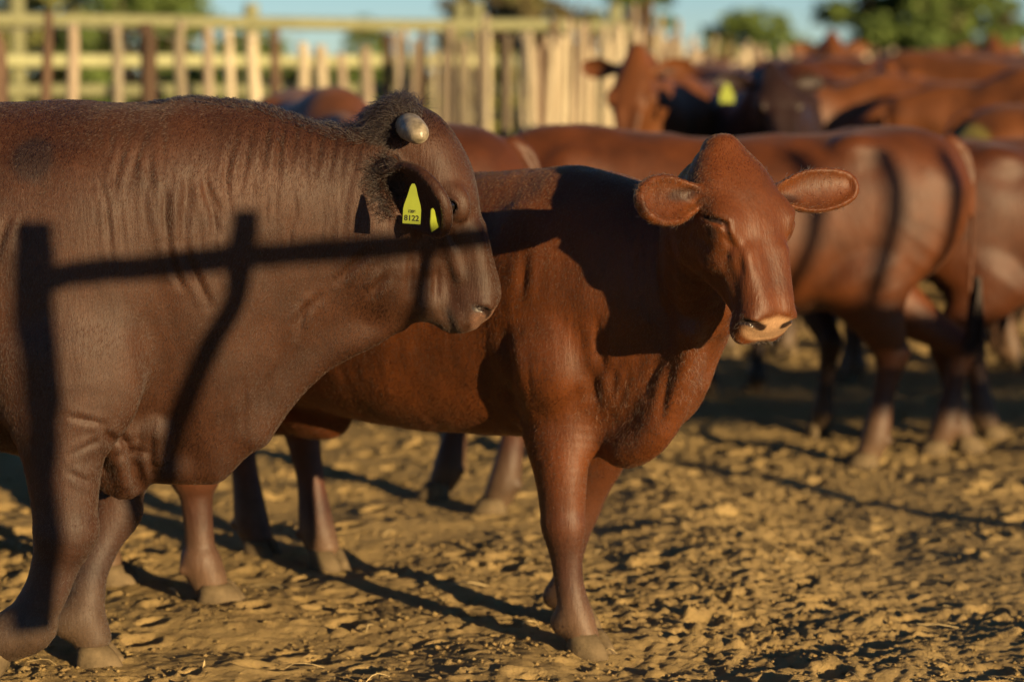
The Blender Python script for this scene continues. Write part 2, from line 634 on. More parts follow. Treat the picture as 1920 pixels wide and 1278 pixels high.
# ------------------------------------------------------------------ painting a body
def paint(me, V, coatcol, headM, ears, legs, under=None, patches=(), muzzle_col=(.34, .20, .14), seed=1, dust=0.55, mz=1.0, shut=False):
    C = np.tile(np.array(coatcol, float), (len(V), 1))
    gloss = np.zeros(len(V))
    nz = lattice_noise(V, 4.0, seed) * .5 + lattice_noise(V, 11.0, seed + 1) * .5

    def mix(col, f):
        nonlocal C
        f = np.clip(f, 0, 1)[:, None]
        C = C * (1 - f) + np.array(col) * f
    # lower legs: darker then dusty toward the hoof
    lowz = V[:, 2]
    mix(np.array(coatcol) * .40 + np.array((.022, .014, .012)), (.50 - lowz) / .22 * .85 + nz * .3 * (lowz < .5))
    mix((.24, .17, .095), (.24 - lowz) / .25 * dust + nz * .12 * (lowz < .3))
    if headM is not None:
        Hi = np.array(headM.inverted())
        H = V @ Hi[:3, :3].T + Hi[:3, 3]
        d = np.sqrt(((H - np.array((.472, 0, -.074))) / np.array((.036, .060, .036))) ** 2 @ np.ones(3))
        inh = (H[:, 0] > .3) & (np.abs(H[:, 1]) < .1) & (np.abs(H[:, 2] + .08) < .14)
        f = np.clip((1.35 - d) * 3, 0, 1) * inh
        mix(muzzle_col, f)
        gloss = np.maximum(gloss, f * .75)
        # lips darker
        mix((.045, .022, .012), np.clip((-.122 - H[:, 2]) / .01, 0, 1) * inh * np.clip((H[:, 0] - .38) / .03, 0, 1) * .75)
        d2 = np.abs(H[:, 2] + .144) / .012
        mix((.05, .03, .022), np.clip(1.3 - d2, 0, 1) * inh * (H[:, 0] > .42) * .8)
        Ha = np.stack([H[:, 0], np.abs(H[:, 1]), H[:, 2]], 1)
        nearh = np.nonzero((H[:, 0] > .1) & (Ha[:, 1] < .16) & (H[:, 2] > -.14) & (H[:, 0] < .52))[0]

        def line(pts, r, col, amt=1.0):
            f = np.zeros(len(V))
            for A_, B_ in zip(pts[:-1], pts[1:]):
                d_, t_ = seg_dist(Ha[nearh], np.array(A_, float), np.array(B_, float))
                f[nearh] = np.maximum(f[nearh], np.clip((r - d_) / (.35 * r), 0, 1))
            mix(col, f * amt)
            return f
        line([(a_, b_ * mz, c_) for a_, b_, c_, r_ in NOSTRIL], .0135, (.018, .010, .008))
        if shut:
            line(EYESLIT, .0085, (.018, .009, .007))
            line(TEARLINE, .006, (.03, .012, .008), .6)
        # eye rims
        for s in (-1, 1):
            de = np.linalg.norm((H - np.array((.188, s * .113, -.040))) / np.array((.026, .02, .017)), axis=1)
            mix((.03, .014, .010), np.clip((1.15 - de) * 3, 0, 1) * .8)
    for E in ears:
        Ei = np.array(E.inverted())
        H = V @ Ei[:3, :3].T + Ei[:3, 3]
        d = np.sqrt(((H - np.array((.09, 0, .012))) / np.array((.075, .05, .014))) ** 2 @ np.ones(3))
        mix(np.array(coatcol) * 1.1 + np.array((.035, .012, .002)), np.clip((1.2 - d) * 2, 0, 1) * .7)
        d = np.sqrt(((H - np.array((.065, -.012, .0))) / np.array((.05, .020, .03))) ** 2 @ np.ones(3))
        mix((.018, .007, .004), np.clip((1.2 - d) * 2, 0, 1) * .75)
    for (c, r, col, amt) in patches:
        d = np.linalg.norm((V - np.array(c)) / np.array(r), axis=1) + nz * .25
        mix(col, np.clip((1.1 - d) * 3, 0, 1) * amt)
    C = np.clip(C, 0.003, .9)
    a = me.attributes.new('coat', 'FLOAT_COLOR', 'POINT')
    a.data.foreach_set('color', np.hstack([C, np.ones((len(V), 1))]).astype(np.float32).ravel())
    g = me.attributes.new('gloss', 'FLOAT', 'POINT')
    g.data.foreach_set('value', gloss.astype(np.float32))


def head_matrix(poll, heading, pitch, roll=0.0, st=-.06, scale=1.0):
    """frame whose x axis runs down the face; heading and pitch (down) in degrees, body space"""
    h, p = math.radians(heading), math.radians(pitch)
    x = Vector((math.cos(h) * math.cos(p), math.sin(h) * math.cos(p), -math.sin(p)))
    z = Vector((math.cos(h) * math.sin(p), math.sin(h) * math.sin(p), math.cos(p)))
    if roll:
        z = Matrix.Rotation(math.radians(roll), 3, x) @ z
    y = z.cross(x)
    R = Matrix((x, y, z)).transposed().to_4x4()
    return Matrix.Translation(Vector(poll) - x * st * scale) @ R


def dewclaws(S, fe, g=1.0):
    for s in (-1, 1):
        S.ell((fe.x - .040 * g, fe.y + s * .022 * g, fe.z - .018), (.011 * g, .009 * g, .014 * g), .010)


def foreleg(S, pts, big=1.22):
    """pts: elbow, mid forearm, knee, cannon, fetlock, pastern  (x,y,z)"""
    rr = [(.085, .125), (.062, .082), (.050, .054), (.034, .037), (.041, .046), (.038, .044)]
    e, m, kn, ca, fe, pa = [Vector(p) for p in pts]
    ab = kn + (m - kn) * .22
    be = kn + (ca - kn) * .35
    row = [(e, .085, .12), (m, .064, .082), (ab, .048, .052), (kn, .054, .061), (be, .036, .040), (ca, .030, .034), (fe + (ca - fe) * .3, .032, .037), (fe, .041, .047), (pa, .036, .041)]
    S.chain([(*p, a * big, b * big) for p, a, b in row], .05, sub=3, up=(1, 0, .01))
    dewclaws(S, fe, big)


def hindleg(S, pts, big=1.22):
    st, gk, hk, ca, fe, pa = [Vector(p) for p in pts]
    row = [(st, .085, .15), (gk, .058, .080), (hk + (gk - hk) * .2, .042, .056), (hk, .043, .058), (hk + (ca - hk) * .4, .034, .042), (ca, .030, .035), (fe, .041, .047), (pa, .036, .041)]
    S.chain([(*p, a * big, b * big) for p, a, b in row], .05, sub=3, up=(1, 0, .01))
    dewclaws(S, fe, big)


def std_fore(side, hx=0.0, hy=.14, lift=0.0, knee=0.0, ex=0.0):
    y0, y1 = side * .17, side * hy
    return [(ex, y0, .80), (ex + .01, side * .165, .60), (ex * .4 + hx * .6 + knee, y1, .365 + lift), (hx * .85 + knee * .4, y1, .22 + lift), (hx, y1, .12 + lift), (hx + .025, y1, .06 + lift)]


def std_hind(side, hx=-1.30, hy=.15):
    y0 = side * .17
    return [(-1.14, y0, .74), (hx * .55 - 1.24 * .45, side * .165, .56), (hx - .06, side * hy, .44), (hx - .025, side * hy, .26), (hx, side * hy, .12), (hx + .025, side * hy, .06)]


TRUNK = [(-1.60, 1.10, .98, .05), (-1.57, 1.19, .88, .13), (-1.5, 1.265, .78, .19), (-1.38, 1.315, .70, .24, .12), (-1.2, 1.32, .645, .265, .08), (-1.0, 1.295, .595, .275),
         (-.75, 1.275, .56, .29, -.05), (-.5, 1.28, .545, .285, -.05), (-.25, 1.305, .55, .255), (-.08, 1.33, .55, .225), (.06, 1.325, .56, .20), (.18, 1.28, .58, .175), (.29, 1.19, .64, .135), (.37, 1.07, .74, .07)]


def cow_body(S, neck, legs, hM=None, hscale=1.0, trunk=TRUNK, girth=1.0, ears=None, eyes='open', hump=0, poll=0.0, tail=True, dewlap=True, muzzle=1.0):
    S.rings([(r[0], r[1], r[2], r[3] * girth, *(r[4:])) for r in trunk], k=.04)
    for s in (-1, 1):
        S.ell((-.04, s * .17 * girth, .98), (.15, .065, .25), .07)
        S.ell((-.02, s * .18 * girth, .76), (.12, .06, .14), .06)
        S.ell((-1.12, s * .18, 1.235), (.08, .05, .045), .08)
        S.chain([(-1.42, s * .13, 1.10, .09, .14), (-1.30, s * .16, .92, .095, .20), (-1.20, s * .17, .76, .08, .15)], .06, sub=3, up=(1, 0, .01))
        S.ell((-1.54, s * .08, 1.10), (.05, .045, .06), .04)
    S.chain(neck, .09, sub=4)
    if dewlap:
        n = [Vector(p[:3]) for p in neck]
        pts = [(.20, n[0].y * .3, .60, .05, .07)]
        for i, t in enumerate((0.35, .7, .92)):
            a = n[0].lerp(n[-1], t)
            r = neck[0][4] + (neck[-1][4] - neck[0][4]) * t
            pts.append((a.x + .04, a.y, a.z - r * 1.0, .035, .055))
        S.chain(pts, .07, sub=4)
    for l in legs[0]: foreleg(S, l)
    for l in legs[1]: hindleg(S, l)
    if tail:
        S.chain([(-1.52, 0, 1.26, .030, .030), (-1.58, 0, 1.22, .024, .024), (-1.615, 0, 1.10, .017, .017), (-1.615, 0, .9, .014, .014), (-1.61, 0, .66, .012, .012)], .03, sub=3, up=(1, 0, .01))
    if hM is not None:
        return head_shape(S, hM, hscale, ears=ears, eyes=eyes, poll=poll, muzzle=muzzle)
    return None, []


def ear_tag(parent, M, w=.042, h=.075, text=None):
    """a flat plastic tag with a narrow neck, M: tag frame (x right, y up, z out)"""
    prof = [(-.5, -1), (.5, -1), (.5, -.50), (.45, -.33), (.28, .0), (.17, .27), (.07, .40), (-.07, .40), (-.17, .27), (-.28, .0), (-.45, -.33), (-.5, -.50)]
    V = [(x * w, y * h, .0012) for x, y in prof] + [(x * w, y * h, -.0012) for x, y in prof]
    n = len(prof)
    F = [tuple(range(n)), tuple(range(2 * n - 1, n - 1, -1))] + [(i, i + n, (i + 1) % n + n, (i + 1) % n) for i in range(n)]
    t = mesh_obj('ear_tag', V, F, MAT_TAG, parent, smooth=False)
    t.matrix_local = M
    if text:
        for s, size, dy in text:
            c = bpy.data.curves.new('tag_lettering', 'FONT')
            c.body = s
            c.size = size
            c.align_x = 'CENTER'
            c.extrude = .0002
            c.offset = .0004
            tmp = bpy.data.objects.new('tag_lettering_tmp', c)
            COL.objects.link(tmp)
            dg = bpy.context.evaluated_depsgraph_get()
            me = bpy.data.meshes.new_from_object(tmp.evaluated_get(dg))
            bpy.data.objects.remove(tmp)
            me.materials.clear(); me.materials.append(MAT_INK)
            o = bpy.data.objects.new('tag_lettering', me)
            COL.objects.link(o)
            o.parent = t
            o.location = (0, dy, .0017)
    return t


def eyeballs(parent, hM, r=.018):
    for s in (-1, 1):
        V, F = [], []
        nseg, nr = 20, 12
        for i in range(nr + 1):
            a = math.pi * i / nr
            for j in range(nseg):
                b = 2 * math.pi * j / nseg
                V.append((r * 1.15 * math.sin(a) * math.cos(b), r * math.cos(a) * .9, r * math.sin(a) * math.sin(b)))
        for i in range(nr):
            for j in range(nseg):
                k = (j + 1) % nseg
                F.append((i * nseg + j, i * nseg + k, (i + 1) * nseg + k, (i + 1) * nseg + j))
        e = mesh_obj('eye', V, F, MAT_EYE, parent)
        e.matrix_local = hM @ Matrix.Translation((.188, s * .097, -.040))


def finish(name, S, h, M, coat, mat, hM, ears, label, group, legs_hooves, seed=1, patches=(), disp=None, dust=.55, eyeb=True, muzzle_col=(.34, .20, .14), relax_it=2, vscale=None, cat='cow', mz=1.0, shut=False):
    V, Q = S.mesh(h)
    V = relax(V, Q, relax_it)
    if disp is not None:
        nn = mesh_normals(V, Q)
        V = V + nn * disp(V, nn)[:, None]
    root = bpy.data.objects.new(name, None)
    COL.objects.link(root)
    root.matrix_world = M
    root.empty_display_size = .2
    tag(root, label, cat, group)
    me = np_mesh('body', V, Q)
    me.materials.append(mat)
    paint(me, V, coat, hM, ears, None, patches=patches, seed=seed, dust=dust, muzzle_col=muzzle_col, mz=mz, shut=shut)
    b = bpy.data.objects.new('body', me)
    COL.objects.link(b)
    b.parent = root
    for (x, y, z, yaw, s, pt) in legs_hooves:
        add_hoof(root, x, y, z, yaw, s, pt)
    if eyeb and hM is not None:
        eyeballs(root, hM)
    print(name, len(V), 'verts', round(time.time() - T0, 1), 's')
    return root, b, V, Q


def base_matrix(X, Y, deg, s=1.0):
    return Matrix.Translation((X, Y, 0)) @ Matrix.Rotation(math.radians(deg), 4, 'Z') @ Matrix.Diagonal((s, s, s, 1))

# ------------------------------------------------------------------ ground: trampled dry dirt, one sheet to the horizon
def axis_x():
    c = np.arange(-2.4, 2.7, .0102)
    out, v, s = [], c[-1], .0102
    while v < 2600:
        s *= 1.075; v += s; out.append(v)
    lft, v, s = [], c[0], .0102
    while v > -2600:
        s *= 1.075; v -= s; lft.append(v)
    return np.array(lft[::-1] + list(c) + out)


def axis_y():
    out, v = [], 5.0
    while v < 3800:
        out.append(v)
        v += .0074 * (max(v, 5.6) / 5.6) ** 1.75 if v < 40 else v * .05
    lft, v, s = [], 5.0, .0085
    while v > -400:
        s *= 1.12; v -= s; lft.append(v)
    return np.array(lft[::-1] + out)


gx, gy = axis_x(), axis_y()
GX, GY = np.meshgrid(gx, gy, indexing='ij')


def vnoise(x, y, sc, seed):
    r = np.random.default_rng(seed).random((64, 64)) * 2 - 1
    u, v = x * sc, y * sc
    i, j = np.floor(u).astype(int), np.floor(v).astype(int)
    f, g = u - i, v - j
    f, g = f * f * (3 - 2 * f), g * g * (3 - 2 * g)
    a = r[i % 64, j % 64] * (1 - f) + r[(i + 1) % 64, j % 64] * f
    b = r[i % 64, (j + 1) % 64] * (1 - f) + r[(i + 1) % 64, (j + 1) % 64] * f
    return a * (1 - g) + b * g


def ground_height(x, y):
    wx = x + .05 * vnoise(x, y, 5, 3)
    wy = y + .05 * vnoise(x, y, 5, 4)
    z = .022 * vnoise(wx, wy, 1.7, 1) + .016 * vnoise(wx, wy, 3.9, 2)
    r = 1 - np.abs(vnoise(wx, wy, 7.5, 5))
    m = .35 + .65 * np.clip(.5 + 1.2 * vnoise(x, y, 1.3, 9), 0, 1)
    wx2 = x + .02 * vnoise(x, y, 14, 31)
    wy2 = y + .02 * vnoise(x, y, 14, 32)
    z = z + m * (.013 * (r ** 2 - .4) + .0075 * vnoise(wx, wy, 13, 6) + .0100 * np.abs(vnoise(wx2, wy2, 24, 7)) + .0075 * vnoise(wx2, wy2, 41, 8) + .0062 * np.abs(vnoise(x, y, 70, 10)) + .0030 * vnoise(x, y, 110, 12))
    fade = np.clip((60 - y) / 30, 0, 1)
    return z * fade


GZ = ground_height(GX, GY)
rg = np.random.default_rng(11)


def stamp(cx, cy, rad, depth, asp, ang, rim):
    R = rad * max(asp, 1 / asp) * 1.9
    i0, i1 = np.searchsorted(gx, (cx - R, cx + R))
    j0, j1 = np.searchsorted(gy, (cy - R, cy + R))
    if i1 - i0 < 2 or j1 - j0 < 2: return
    x, y = GX[i0:i1, j0:j1] - cx, GY[i0:i1, j0:j1] - cy
    c, s = math.cos(ang), math.sin(ang)
    u, v = (x * c + y * s) / asp, (-x * s + y * c) * asp
    d = np.sqrt(u * u + v * v) / rad
    prof = -depth * np.clip(1.0 - d ** 3, 0, 1) ** .7 + rim * np.exp(-((d - 1.25) / .22) ** 2)
    GZ[i0:i1, j0:j1] += prof


for i in range(2000):                      # hoof prints, thinning with distance
    yy = 4.8 * (30 / 4.8) ** rg.random()
    xx = rg.uniform(-3.2, 3.8) if yy < 12 else rg.uniform(-6, 7)
    stamp(xx, yy, rg.uniform(.028, .062), rg.uniform(.006, .028), rg.uniform(.8, 1.3), rg.uniform(0, 6.3), rg.uniform(.001, .008))
for i in range(4200):                      # clods
    yy = 4.8 * (16 / 4.8) ** rg.random()
    xx = rg.uniform(-.3 * yy - .3, .3 * yy + .3)
    r = rg.uniform(.006, .030) ** 1.0 if rg.random() < .25 else rg.uniform(.005, .014)
    stamp(xx, yy, r, -rg.uniform(.25, .65) * r, rg.uniform(.75, 1.3), rg.uniform(0, 6.3), 0)
nx, ny = len(gx), len(gy)
idx = np.arange(nx * ny).reshape(nx, ny)
Qg = np.stack([idx[:-1, :-1], idx[1:, :-1], idx[1:, 1:], idx[:-1, 1:]], -1).reshape(-1, 4)
gme = np_mesh('ground', np.stack([GX, GY, GZ], -1).reshape(-1, 3), Qg)
m, nt, b = new_mat('dry_trampled_dirt')
v = coords(nt)
c1 = ramp(nt, noise(nt, v, 1.3, 6, .6), .35, .65)
c2 = ramp(nt, noise(nt, v, 11, 6, .65), .35, .7)
c3 = ramp(nt, noise(nt, v, 120, 3, .6), .3, .7)
col = mixc(nt, c1, (.57, .415, .165), (.47, .335, .125))
col = mixc(nt, c2, col, (.56, .41, .17))
dk = mixc(nt, ramp(nt, noise(nt, v, 6, 7, .75), .52, .66), col, (.22, .155, .065))
dk = mixc(nt, c3, dk, (.50, .35, .16))
nt.nodes[-1].inputs[0].default_value = 0
fin = mixc(nt, .35, dk, dk)
sep = N(nt, 'ShaderNodeSeparateXYZ')
nt.links.new(v, sep.inputs[0])
grass = mixc(nt, noise(nt, v, .35, 5), (.16, .17, .045), (.27, .24, .075))
nearfar = N(nt, 'ShaderNodeMath', operation='MULTIPLY_ADD')      # grass begins beyond the kraal
nt.links.new(sep.outputs[0], nearfar.inputs[0]); nearfar.inputs[1].default_value = -1.6
nt.links.new(sep.outputs[1], nearfar.inputs[2])
gf = ramp(nt, nearfar.outputs[0], 19.0, 22.0)
fin = mixc(nt, gf, dk, grass)
nt.links.new(fin, b.inputs['Base Color'])
b.inputs['Roughness'].default_value = .92
b.inputs['Specular IOR Level'].default_value = .15
pb = bump(nt, b, noise(nt, v, 38, 8, .75), 1.0, .022)
bump(nt, b, noise(nt, v, 150, 6, .8), 1.0, .008, pb)
gme.materials.append(m)
MAT_DIRT = m
ground = bpy.data.objects.new('ground', gme)
COL.objects.link(ground)
tag(ground, 'trampled dry yellow dirt of the kraal', None, None, 'structure')


def gz(x, y):
    i = min(max(np.searchsorted(gx, x), 0), nx - 1)
    j = min(max(np.searchsorted(gy, y), 0), ny - 1)
    return float(GZ[i, j])


print('ground', nx, ny, nx * ny, round(time.time() - T0, 1))

# loose crumbs of dry dirt lying on the ground near the camera
def crumbs(n=26000):
    rg = np.random.default_rng(77)
    base = np.array([(1, 0, 0), (0, 1, 0), (-1, 0, 0), (0, -1, 0), (0, 0, .8), (0, 0, -.8)], float)
    tri = np.array([(0, 1, 4), (1, 2, 4), (2, 3, 4), (3, 0, 4), (1, 0, 5), (2, 1, 5), (3, 2, 5), (0, 3, 5)])
    yy = 5.3 * (13 / 5.3) ** rg.random(n)
    xx = rg.uniform(-.27, .27, n) * yy
    cl = vnoise(xx, yy, 2.3, 55) + .5 * vnoise(xx, yy, 7, 56)
    keep = cl > rg.uniform(-.9, .7, n)
    xx, yy = xx[keep], yy[keep]
    n = len(xx)
    r = .0022 + .010 * rg.random(n) ** 3.5
    i = np.clip(np.searchsorted(gx, xx), 0, nx - 1); j = np.clip(np.searchsorted(gy, yy), 0, ny - 1)
    zz = GZ[i, j] + r * .35
    jit = 1 + rg.normal(0, .25, (n, 6, 1))
    a = rg.uniform(0, 6.3, n)
    ca, sa = np.cos(a)[:, None], np.sin(a)[:, None]
    B = base[None] * jit * r[:, None, None]
    X = B[..., 0] * ca - B[..., 1] * sa + xx[:, None]
    Y = B[..., 0] * sa + B[..., 1] * ca + yy[:, None]
    Z = B[..., 2] * rg.uniform(.45, .8, (n, 1)) + zz[:, None]
    V = np.stack([X, Y, Z], -1).reshape(-1, 3)
    T = (tri[None] + (np.arange(n) * 6)[:, None, None]).reshape(-1, 3)
    me = np_mesh('dirt_crumbs', V, T, smooth=False)
    me.materials.append(MAT_DIRT)
    o = bpy.data.objects.new('dirt_crumbs', me)
    COL.objects.link(o)
    tag(o, 'loose crumbs of dry dirt scattered over the trampled ground', 'dirt crumbs', None, 'stuff')


crumbs()


def straws(n=90):
    rg = np.random.default_rng(5)
    V, F = [], []
    for i in range(n):
        y = 5.6 * (10 / 5.6) ** rg.random()
        x = rg.uniform(-.22, .22) * y
        L, a, bend = rg.uniform(.03, .13), rg.uniform(0, 6.3), rg.normal(0, .35)
        w = rg.uniform(.0008, .0018)
        base = len(V)
        for k in range(5):
            t = k / 4
            px_, py_ = x + math.cos(a + bend * t) * L * t, y + math.sin(a + bend * t) * L * t
            z = gz(px_, py_) + .006 + .012 * math.sin(t * 3.1)
            nxv, nyv = -math.sin(a) * w, math.cos(a) * w
            V += [(px_ - nxv, py_ - nyv, z), (px_ + nxv, py_ + nyv, z), (px_, py_, z + w * 1.4)]
        for k in range(4):
            for j in range(3):
                u = (j + 1) % 3
                F.append((base + k * 3 + j, base + k * 3 + u, base + k * 3 + 3 + u, base + k * 3 + 3 + j))
    o = mesh_obj('straw', V, F, simple('dry_straw', (.55, .42, .20), .6))
    tag(o, 'thin dry straw stalks lying scattered on the dirt', 'straw', None, 'stuff')


straws()
# ------------------------------------------------------------------ the big bull at the left, broadside, walking right
BULL_M = base_matrix(-1.2, 6.4, 0)


def bp(px, py, y=0.0):
    """photo pixel on the plane y of the bull's own frame"""
    w = P(px, py, 6.4 + y)
    return (w.x + 1.2, y, w.z)


S = Sculpt()
S.rings([(-1.52, 1.28, 1.08, .06), (-1.48, 1.36, .9, .16), (-1.38, 1.45, .74, .25), (-1.2, 1.50, .67, .30), (-.9, 1.48, .63, .34), (-.6, 1.48, .60, .36, -.05),
         (-.35, 1.50, .59, .35, .05), (-.15, 1.512, .58, .33, .15), (0, 1.515, .55, .315, .2), (.13, 1.515, .54, .29, .38), (.27, 1.520, .53, .26, .5), (.34, 1.530, .52, .245, .52),
         (.41, 1.525, .51, .225, .5), (.48, 1.517, .57, .205, .5), (.55, 1.507, .66, .185, .5), (.635, 1.475, .765, .165, .45), (.72, 1.452, .845, .145, .4), (.805, 1.445, .905, .125, .35),
         (.87, 1.42, .97, .10, .3), (.92, 1.35, 1.06, .06)], k=.04)
for s in (-1, 1):
    S.ell((.03, s * .235, 1.02), (.19, .085, .33), .09)          # shoulder blade
    S.ell((.10, s * .25, .80), (.15, .075, .17), .08)            # upper arm
    S.ell((-1.15, s * .2, 1.42), (.08, .06, .05), .06)
    S.chain([(-1.32, s * .15, 1.2, .10, .18), (-1.2, s * .19, 1.0, .11, .22), (-1.1, s * .2, .82, .09, .17)], .07, sub=3, up=(1, 0, .01))
# dewlap and brisket folds hanging between chest and throat
S.chain([(.02, -.02, .60, .07, .07), (*bp(190, 860, -.06), .055, .07), (*bp(232, 895, -.07), .036, .060), (*bp(258, 890, -.05), .034, .05)], .03, sub=3)
S.chain([(*bp(205, 770, -.12), .05, .06), (*bp(225, 830, -.12), .035, .05), (*bp(240, 890, -.09), .028, .04)], .04, sub=3)
S.chain([(*bp(290, 800, -.08), .05, .07), (*bp(292, 860, -.06), .036, .055), (*bp(330, 868, -.03), .040, .055), (*bp(390, 862, .0), .038, .05)], .03, sub=3)
S.chain([(*bp(262, 800, -.22), .010), (*bp(268, 850, -.16), .020), (*bp(270, 900, -.12), .022), (*bp(268, 960, -.06), .020)], .012, 'cut', sub=3)
S.chain([(*bp(185, 800, -.25), .012), (*bp(190, 850, -.20), .020), (*bp(205, 905, -.16), .014)], .02, 'cut', sub=3)
S.chain([(*bp(470, 800), .045, .06), (*bp(530, 715), .04, .055), (*bp(600, 660), .036, .05), (*bp(680, 625), .034, .045), (*bp(740, 598), .03, .035)], .06, sub=3)
# walking legs: near one flexed, far one planted
nl = -.26
near = [(.02, nl + .03, .86), (.045, nl, .64), (.052, nl - .01, .42), (.0, nl, .27), (-.055, nl + .01, .165), (-.12, nl + .01, .13)]
far = [(.10, .20, .84), (.14, .17, .62), (.115, .12, .40), (.055, .06, .25), (.035, .04, .125), (.06, .04, .065)]


def bull_leg(S, p, g=1.0):
    e, m, kn, ca, fe, pa = [Vector(q) for q in p]
    row = [(e, .115, .17), (m, .085, .110), (kn.lerp(m, .25), .066, .072), (kn, .066, .074), (kn.lerp(ca, .45), .052, .056), (ca, .046, .050), (ca.lerp(fe, .6), .048, .052), (fe, .056, .062), (pa, .046, .052)]
    dewclaws(S, fe, 1.3)
    S.chain([(*q, a * (g if i > 1 else 1), b * (g if i > 1 else 1)) for i, (q, a, b) in enumerate(row)], .06, sub=4, up=(1, 0, .01))


bull_leg(S, near, 1.16)
bull_leg(S, far)
for hx, sd in ((-1.42, -1), (-1.12, 1)):
    hindleg(S, [(-1.05, sd * .19, .80), (-1.18, sd * .18, .60), (hx - .05, sd * .17, .47), (hx - .02, sd * .16, .28), (hx, sd * .16, .13), (hx + .03, sd * .16, .06)], 1.15)
S.chain([(-1.46, 0, 1.42, .04, .04), (-1.54, 0, 1.36, .032, .032), (-1.57, 0, 1.1, .022, .022), (-1.56, 0, .7, .016, .016)], .03, sub=3, up=(1, 0, .01))
# head, broadside; the origin sits on the forehead line
o = bp(836, 237)
hx = Vector((.345, -.03, -.938)).normalized()
hz = Vector((.938, -.08, .345)); hz = (hz - hx * hz.dot(hx)).normalized()
hy = hz.cross(hx)
HM = Matrix.Translation(o) @ Matrix((hx, hy, hz)).transposed().to_4x4()
ear_dir = (.10, -1.0, .62)       # head frame: x down face, y left (away), z forward
bears = [((.045, -.085, -.175), (.56, -.52, .44), (-.07, -.35, -.77), .27, .185), ((.03, .09, -.10), (.0, 1, -.1), (.3, 0, 1), .2, .12)]
HMs, EARS = head_shape(S, HM, 1.06, dims=(1.0, 1, 1.04), ears=bears, eyes='open', muzzle=1.05)
S.chain([(*bp(720, 285), .09, .085), (*bp(752, 262), .10, .092), (*bp(790, 282), .10, .088), (*bp(815, 330), .095, .080), (*bp(825, 380), .09, .07)], .04, sub=3)   # poll boss and forehead
S.chain([(*bp(842, 600), .045, .026), (*bp(864, 608), .040, .020), (*bp(884, 604), .034, .014)], .02, sub=2)
S.chain([(*bp(735, 450), .12, .13), (*bp(745, 520), .10, .10), (*bp(790, 560), .075, .06)], .06, sub=2, up=(1, 0, .01))   # jaw angle meets neck
S.ell((bp(700, 420)[0], 0, bp(700, 420)[2]), (.13, .125, .20), .08)

# skin folds drawn as polylines in the bull's own side view, pressed into the near flank
folds = [((560, 225), (556, 300), 1.4), ((582, 232), (580, 320), 1.2), ((606, 240), (600, 318), 1.6), ((628, 244), (624, 330), 1.4), ((650, 246), (645, 322), 1.2), ((666, 250), (668, 318), 1.0),
         ((540, 215), (528, 330), 1.3), ((515, 205), (500, 330), 1.0), ((375, 320), (372, 440), 1.4), ((372, 440), (405, 560), 1.3), ((335, 340), (345, 440), 1.3), ((345, 440), (362, 520), 1.1),
         ((402, 330), (425, 430), 1.0), ((410, 330), (430, 400), .8), ((300, 240), (280, 330), 1.0), ((265, 260), (250, 350), .9), ((450, 250), (440, 350), .9), ((480, 240), (470, 340), .9),
         ((700, 460), (640, 520), 1.3), ((730, 505), (700, 545), 1.5), ((775, 470), (768, 545), 1.2), ((800, 470), (790, 560), 1.2), ((822, 480), (815, 565), 1.0),
         ((585, 560), (560, 625), 1.0), ((610, 545), (560, 600), .9), ((525, 680), (498, 760), .5), ((470, 700), (462, 800), .6), ((436, 735), (424, 800), .4),
         ((165, 745), (240, 765), .7), ((172, 815), (225, 790), .6), ((175, 845), (215, 868), .7), ((262, 830), (270, 900), 2.4), ((300, 780), (300, 890), 1.2), ((230, 770), (262, 830), 1.4),
         ((60, 400), (40, 470), 1.5), ((90, 395), (75, 440), 1.0)]
FO = [(np.array(bp(*a))[[0, 2]], np.array(bp(*b))[[0, 2]], c) for a, b, c in folds]
for i in range(46):              # fine vertical creases of the neck and hump
    px = rg.uniform(210, 690); py = rg.uniform(225, 420); L = rg.uniform(30, 110)
    lean = (px - 520) / 12 * -1 * .4
    FO.append((np.array(bp(px, py))[[0, 2]], np.array(bp(px + lean, py + L))[[0, 2]], rg.uniform(.25, .6)))


def bull_disp(V, nn):
    d = .006 * lattice_noise(V * np.array((1, 1, .6)), 5.0, 21) + .0030 * lattice_noise(V * np.array((1, 1, .5)), 13, 22) + .0012 * lattice_noise(V * np.array((1, 1, .45)), 34, 23)
    d *= np.clip((V[:, 2] - .1) / .3, .25, 1)
    near_side = np.clip(-nn[:, 1] * 2, 0, 1) * (V[:, 1] < -.02)
    xz = V[:, [0, 2]]
    wob = .008 * lattice_noise(V, 9, 30)
    for A, B, c in FO:
        m = np.nonzero((near_side > 0) & (xz[:, 0] > min(A[0], B[0]) - .05) & (xz[:, 0] < max(A[0], B[0]) + .05) & (xz[:, 1] > min(A[1], B[1]) - .05) & (xz[:, 1] < max(A[1], B[1]) + .05))[0]
        if len(m) == 0: continue
        dd, t = seg_dist(xz[m] + wob[m, None] * np.array((1, .2)), A, B)
        w = .0055 + .0030 * c
        amp = .0048 * c * np.sin(np.clip(t, 0.03, .97) * math.pi) ** .6
        d[m] += near_side[m] * amp * (-np.exp(-(dd / w) ** 2) + .55 * np.exp(-((dd - 2.2 * w) / (1.3 * w)) ** 2))
    return d


